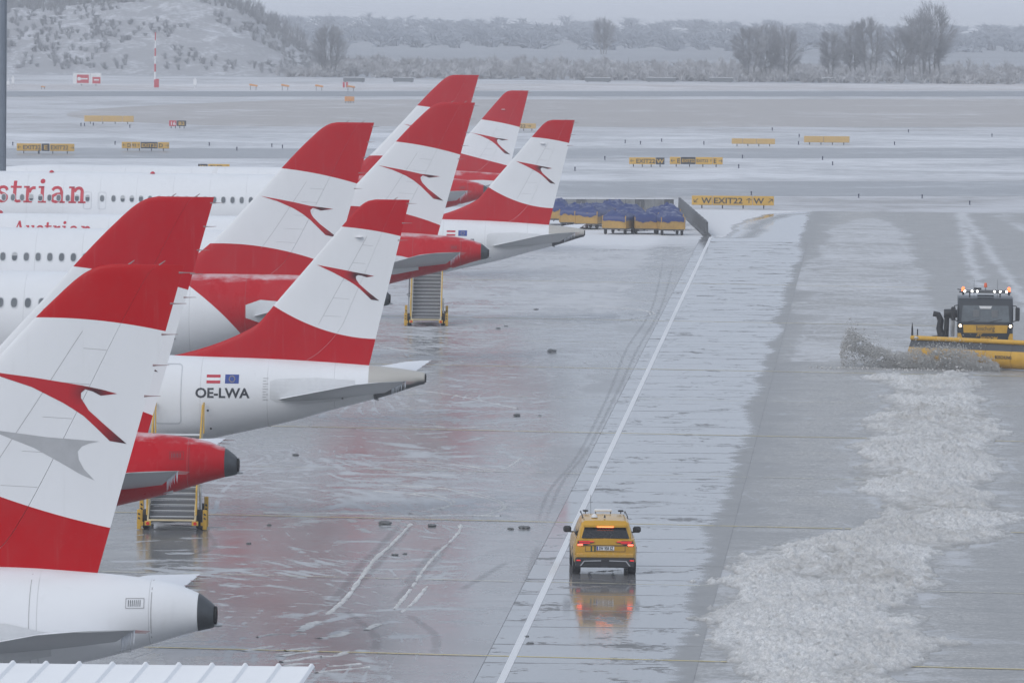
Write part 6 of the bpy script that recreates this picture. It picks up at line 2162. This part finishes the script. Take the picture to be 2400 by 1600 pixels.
def blade(V, Fc, a, b, r0, r1):
    """thin three-sided twig"""
    a, b = Vector(a), Vector(b)
    d = (b - a)
    if d.length < 1e-6:
        return
    d.normalize()
    p = d.cross(Vector((0.3, 0.9, 0.2))).normalized()
    q = d.cross(p)
    k = len(V)
    for (c, r) in ((a, r0), (b, r1)):
        for i in range(3):
            t_ = 2.0944 * i
            V.append(c + (p * math.cos(t_) + q * math.sin(t_)) * r)
    for i in range(3):
        j = (i + 1) % 3
        Fc.append((k + i, k + j, k + 3 + j, k + 3 + i))

def make_tree(px, py_base, py_top, width_px, Y, label, seed, stems=2, dense=1.0):
    """bare winter tree: trunk with limbs and a crown of twigs"""
    r = random.Random(seed)
    g = aty(px * D, py_base * D, Y)
    base = Vector((g.x, Y, max(-0.1, g.z)))
    s = F_PX / Y
    H = (py_base - py_top) * D / s
    R = width_px * D / s / 2
    root = empty('bare_tree', base, 0)
    tag(root, label, 'tree', 'bare frosted trees')
    TV, TF, CV, CF = [], [], [], []
    trunks = []
    for k in range(stems):
        f = (k + 0.5) / stems * 2 - 1
        x0 = f * R * 0.35 + r.uniform(-0.1, 0.1) * R
        top = Vector((f * R * 0.62 + r.uniform(-0.12, 0.12) * R, r.uniform(-0.3, 0.3) * R, H * r.uniform(0.74, 0.9)))
        pts = [Vector((x0, r.uniform(-0.15, 0.15) * R, -0.2))]
        for i in range(1, 7):
            t_ = i / 6
            pts.append(pts[0].lerp(top, t_) + Vector((r.uniform(-1, 1), r.uniform(-1, 1), 0)) * 0.035 * H * (1 - abs(2 * t_ - 1)))
        rad = 0.014 * H + 0.05
        for i in range(6):
            blade(TV, TF, pts[i], pts[i + 1], rad * (1 - 0.8 * i / 6), rad * (1 - 0.8 * (i + 1) / 6))
        trunks.append(pts)
    def on_trunk(pts, t_):
        q = max(0, min(5.999, t_ * 6))
        i = int(q)
        return pts[i].lerp(pts[i + 1], q - i)
    nb = int(210 * dense)
    for k in range(nb):
        # a point in the crown's volume, denser towards its skin
        while True:
            u = Vector((r.uniform(-1, 1), r.uniform(-1, 1), r.uniform(-1, 1)))
            if 0.15 < u.length < 1:
                break
        u = u * (u.length ** -0.45)
        lob = 1 + 0.16 * math.sin(3.1 * u.x * 2 + seed) + 0.12 * math.sin(5 * u.z + seed * 1.7)
        end = Vector((u.x * R * 0.95 * lob, u.y * R * 0.8, H * 0.60 + u.z * H * 0.385 * (1 if u.z > 0 else 0.92)))
        pts = min(trunks, key=lambda q: abs(on_trunk(q, 0.6).x - end.x) + r.uniform(0, R * 0.5))
        d0 = math.hypot(end.x - on_trunk(pts, 0.5).x, end.y)
        t0 = max(0.14, min(0.9, (end.z - d0 * r.uniform(0.7, 1.2)) / (H * 0.85)))
        st_ = on_trunk(pts, t0)
        mid = st_.lerp(end, 0.5) + Vector((r.uniform(-1, 1) * 0.3, r.uniform(-1, 1) * 0.3, -0.06 * (end - st_).length + r.uniform(-0.2, 0.3)))
        q = [st_, st_.lerp(mid, 0.6) , mid, mid.lerp(end, 0.55) + Vector((0, 0, 0.1)), end]
        rr = [0.05, 0.042, 0.034, 0.026, 0.018]
        for i in range(4):
            blade(CV if i > 0 else TV, CF if i > 0 else TF, q[i], q[i + 1], rr[i] * H / 10, rr[i + 1] * H / 10)
        for j in range(9):
            b0 = q[2].lerp(end, r.uniform(0.0, 1.0))
            dr = (Vector((u.x, u.y, u.z * 0.6 + 0.35)).normalized() + Vector((r.uniform(-1, 1), r.uniform(-1, 1), r.uniform(-0.6, 1))) * 0.8).normalized()
            L_ = r.uniform(0.05, 0.12) * H
            b1 = b0 + dr * L_
            blade(CV, CF, b0, b1, 0.02, 0.012)
            for _ in range(2):
                s0 = b0.lerp(b1, r.uniform(0.3, 0.9))
                blade(CV, CF, s0, s0 + (dr + Vector((r.uniform(-1, 1), r.uniform(-1, 1), r.uniform(-0.4, 1))) * 0.9).normalized() * L_ * 0.55, 0.015, 0.008)
    for nm, V, Fc, mt in (('trunk', TV, TF, m_bark), ('crown', CV, CF, m_twig)):
        me = bpy.data.meshes.new(nm)
        me.from_pydata(V, [], Fc)
        me.materials.append(mt)
        o = bpy.data.objects.new(nm, me)
        C.objects.link(o)
        o.parent = root
    return root
TREES = [(1722, 184, 62, 84, 1236, 'left bare tree of the round clump on the right', 3, 0.9), (1760, 185, 54, 90, 1245, 'middle bare tree of the round clump on the right', 3, 0.9), (1800, 184, 60, 78, 1240, 'right bare tree of the round clump on the right', 3, 0.9),
         (1908, 183, 70, 62, 1250, 'slender bare tree at the left of the long clump', 2, 0.8), (1958, 182, 50, 66, 1262, 'second bare tree of the long clump from the left', 2, 0.8), (1996, 181, 42, 78, 1255, 'third bare tree of the long clump from the left', 3, 0.85), (2068, 182, 62, 84, 1248, 'low forked bare tree in the middle of the long clump', 3, 0.75), (2110, 184, 24, 88, 1246, 'second tallest bare tree, left of the tallest', 3, 0.9), (2140, 184, 5, 100, 1252, 'tallest bare tree at the right of the long clump', 4, 0.95),
         (754, 186, 66, 84, 1232, 'bare tree at the foot of the hill', 4, 1.0), (1385, 150, 64, 52, 1650, 'faint bare tree far off in the haze in the middle', 3, 0.9)]
for i, (px, pb, pt, w, Y, lb, st, dn) in enumerate(TREES):
    make_tree(px, pb, pt, w, Y, lb, 100 + i, st, dn)

def scatter_twigs(name, spots, mat, label, cat, seed, twigs=14, rad=0.06):
    """many low bushes that nobody could count, as one mass of twigs"""
    r = np.random.RandomState(seed)
    V, Fc = [], []
    for (x, y, z, w, h) in spots:
        for k in range(twigs):
            a = r.uniform(0, 2 * math.pi)
            sp = r.rand() ** 0.7
            b0 = Vector((x + r.normal() * w * 0.15, y + r.normal() * w * 0.15, z - 0.1))
            tip = Vector((x + math.cos(a) * w * sp, y + math.sin(a) * w * sp, z + h * (1 - 0.55 * sp * sp) * r.uniform(0.7, 1.05)))
            m_ = b0.lerp(tip, 0.55) + Vector((0, 0, 0.1 * h))
            blade(V, Fc, b0, m_, rad, rad * 0.8)
            blade(V, Fc, m_, tip, rad * 0.8, rad * 0.3)
            for j in range(2):
                e = m_ + Vector((r.normal() * w * 0.3, r.normal() * w * 0.3, h * r.uniform(0.15, 0.4)))
                blade(V, Fc, m_, e, rad * 0.6, rad * 0.3)
    me = bpy.data.meshes.new(name)
    me.from_pydata(V, [], Fc)
    me.materials.append(mat)
    o = bpy.data.objects.new(name, me)
    C.objects.link(o)
    kind(o, 'stuff')
    o['label'] = label
    o['category'] = cat
    return o
r3 = np.random.RandomState(77)
sp = []
for k in range(900):
    x = r3.uniform(-100, -34)
    y = r3.uniform(1228, 1345)
    z = float(hill_h(np.array([x]), np.array([y]))[0])
    if fbm(np.array([x]), np.array([y]), 0.06, 3, 71)[0] < -0.05 and y < 1310:
        continue
    sp.append((x, y, z, r3.uniform(0.5, 1.3), r3.uniform(0.5, 1.6)))
for k in range(190):
    x = r3.uniform(-100, -40)
    y = r3.uniform(1312, 1360)
    z = float(hill_h(np.array([x]), np.array([y]))[0])
    sp.append((x, y, z, r3.uniform(1.0, 1.9), r3.uniform(2.4, 4.4)))
scatter_twigs('hill_scrub', sp, m_twig, 'bare scrub covering the snowy hill', 'scrub', 5, 11, 0.05)
sp = []
for k in range(1900):
    x = r3.uniform(-42, 105)
    y = 1222 + 190 * r3.rand() ** 1.3
    sp.append((x, y, -0.05, r3.uniform(0.8, 2.0), r3.uniform(0.7, 2.4) * (0.7 + 0.6 * r3.rand())))
scatter_twigs('frosted_scrub', sp, m_scrub, 'band of frosted scrub beyond the runway', 'scrub', 6, 12, 0.09)
# distant woods that read as one mass
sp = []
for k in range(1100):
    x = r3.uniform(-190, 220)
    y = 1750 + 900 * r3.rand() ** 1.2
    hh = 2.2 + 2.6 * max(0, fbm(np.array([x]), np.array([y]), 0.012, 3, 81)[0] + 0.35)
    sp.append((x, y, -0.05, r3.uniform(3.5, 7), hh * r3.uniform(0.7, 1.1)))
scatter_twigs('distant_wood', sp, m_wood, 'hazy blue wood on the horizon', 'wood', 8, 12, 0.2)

# dark low units along the perimeter
m_unit = mat_basic('grey_container', (0.14, 0.155, 0.17), 0.6)
for i, (px0, px1, lb) in enumerate(((788, 838, 'low grey unit under the bare tree on the left'), (902, 950, 'low grey unit left of the tallest red tail'), (1344, 1402, 'low grey unit in the middle of the far verge'), (1484, 1552, 'low grey unit right of the middle one'), (1630, 1682, 'low grey unit left of the round tree clump'), (1882, 1931, 'low grey unit left of the long tree clump'))):
    a, b = atz(px0 * D, 189 * D), atz(px1 * D, 189 * D)
    u = empty('perimeter_unit', ((a.x + b.x) / 2, (a.y + b.y) / 2, 0), 0)
    tag(u, lb, 'container', 'low grey units along the perimeter')
    W = b.x - a.x
    MB().bbox((0, 0, 0.42), (W, 1.2, 0.66), 0.05).build('box', m_unit, u)
    MB().bbox((0, 0, 0.78), (W + 0.1, 1.3, 0.06), 0.02).build('snow_cap', m_snowcap, u)
    for x in (-0.4, 0.4):
        MB().box((W * x, 0, 0.04), (0.25, 1.0, 0.14)).build('foot', m_conc, u)

# car with its lights on, far off on the perimeter road
g = aty(844 * D, 153 * D, 1300)
fc = empty('distant_car', (g.x, 1300, -0.06), 0)
tag(fc, 'distant car with two white headlamps lit beyond the runway', 'car')
m_lamp_far = mat_emit('distant_headlamp_lit', (1.0, 0.97, 0.9), 30.0)
MB().bbox((0, 0, 0.55), (1.7, 4.2, 0.6), 0.15).build('body', m_truckdark, fc)
MB().bbox((0, 0.3, 1.05), (1.4, 2.2, 0.55), 0.2).build('cabin', m_carglass, fc)
for s in (-1, 1):
    MB().lathe([(-2.16, 0.09), (-2.13, 0.11)], 'Y', (s * 0.58, 0, 0.62), 12).build('headlamp', m_lamp_far, fc)
    for y in (-1.3, 1.3):
        MB().lathe([(-0.1, 0.2), (-0.1, 0.3), (0.1, 0.3), (0.1, 0.2)], 'X', (s * 0.75, y, 0.3), 12).build('wheel', m_tyre, fc)

# ------------------------------------------------------------------ haze
t = bpy.data.materials.new('winter_haze')
t.use_nodes = True
nt = t.node_tree
nt.nodes.clear()
o_ = nt.nodes.new('ShaderNodeOutputMaterial')
pv = nt.nodes.new('ShaderNodeVolumePrincipled')
pv.inputs['Color'].default_value = (0.95, 0.965, 1.0, 1)
pv.inputs['Density'].default_value = HAZE_D
pv.inputs['Anisotropy'].default_value = 0.0
nt.links.new(pv.outputs[0], o_.inputs['Volume'])
hz = MB().box((0, 6990, 13.5), (12400, 14200, 29.2)).build('haze', t)
kind(hz, 'stuff')
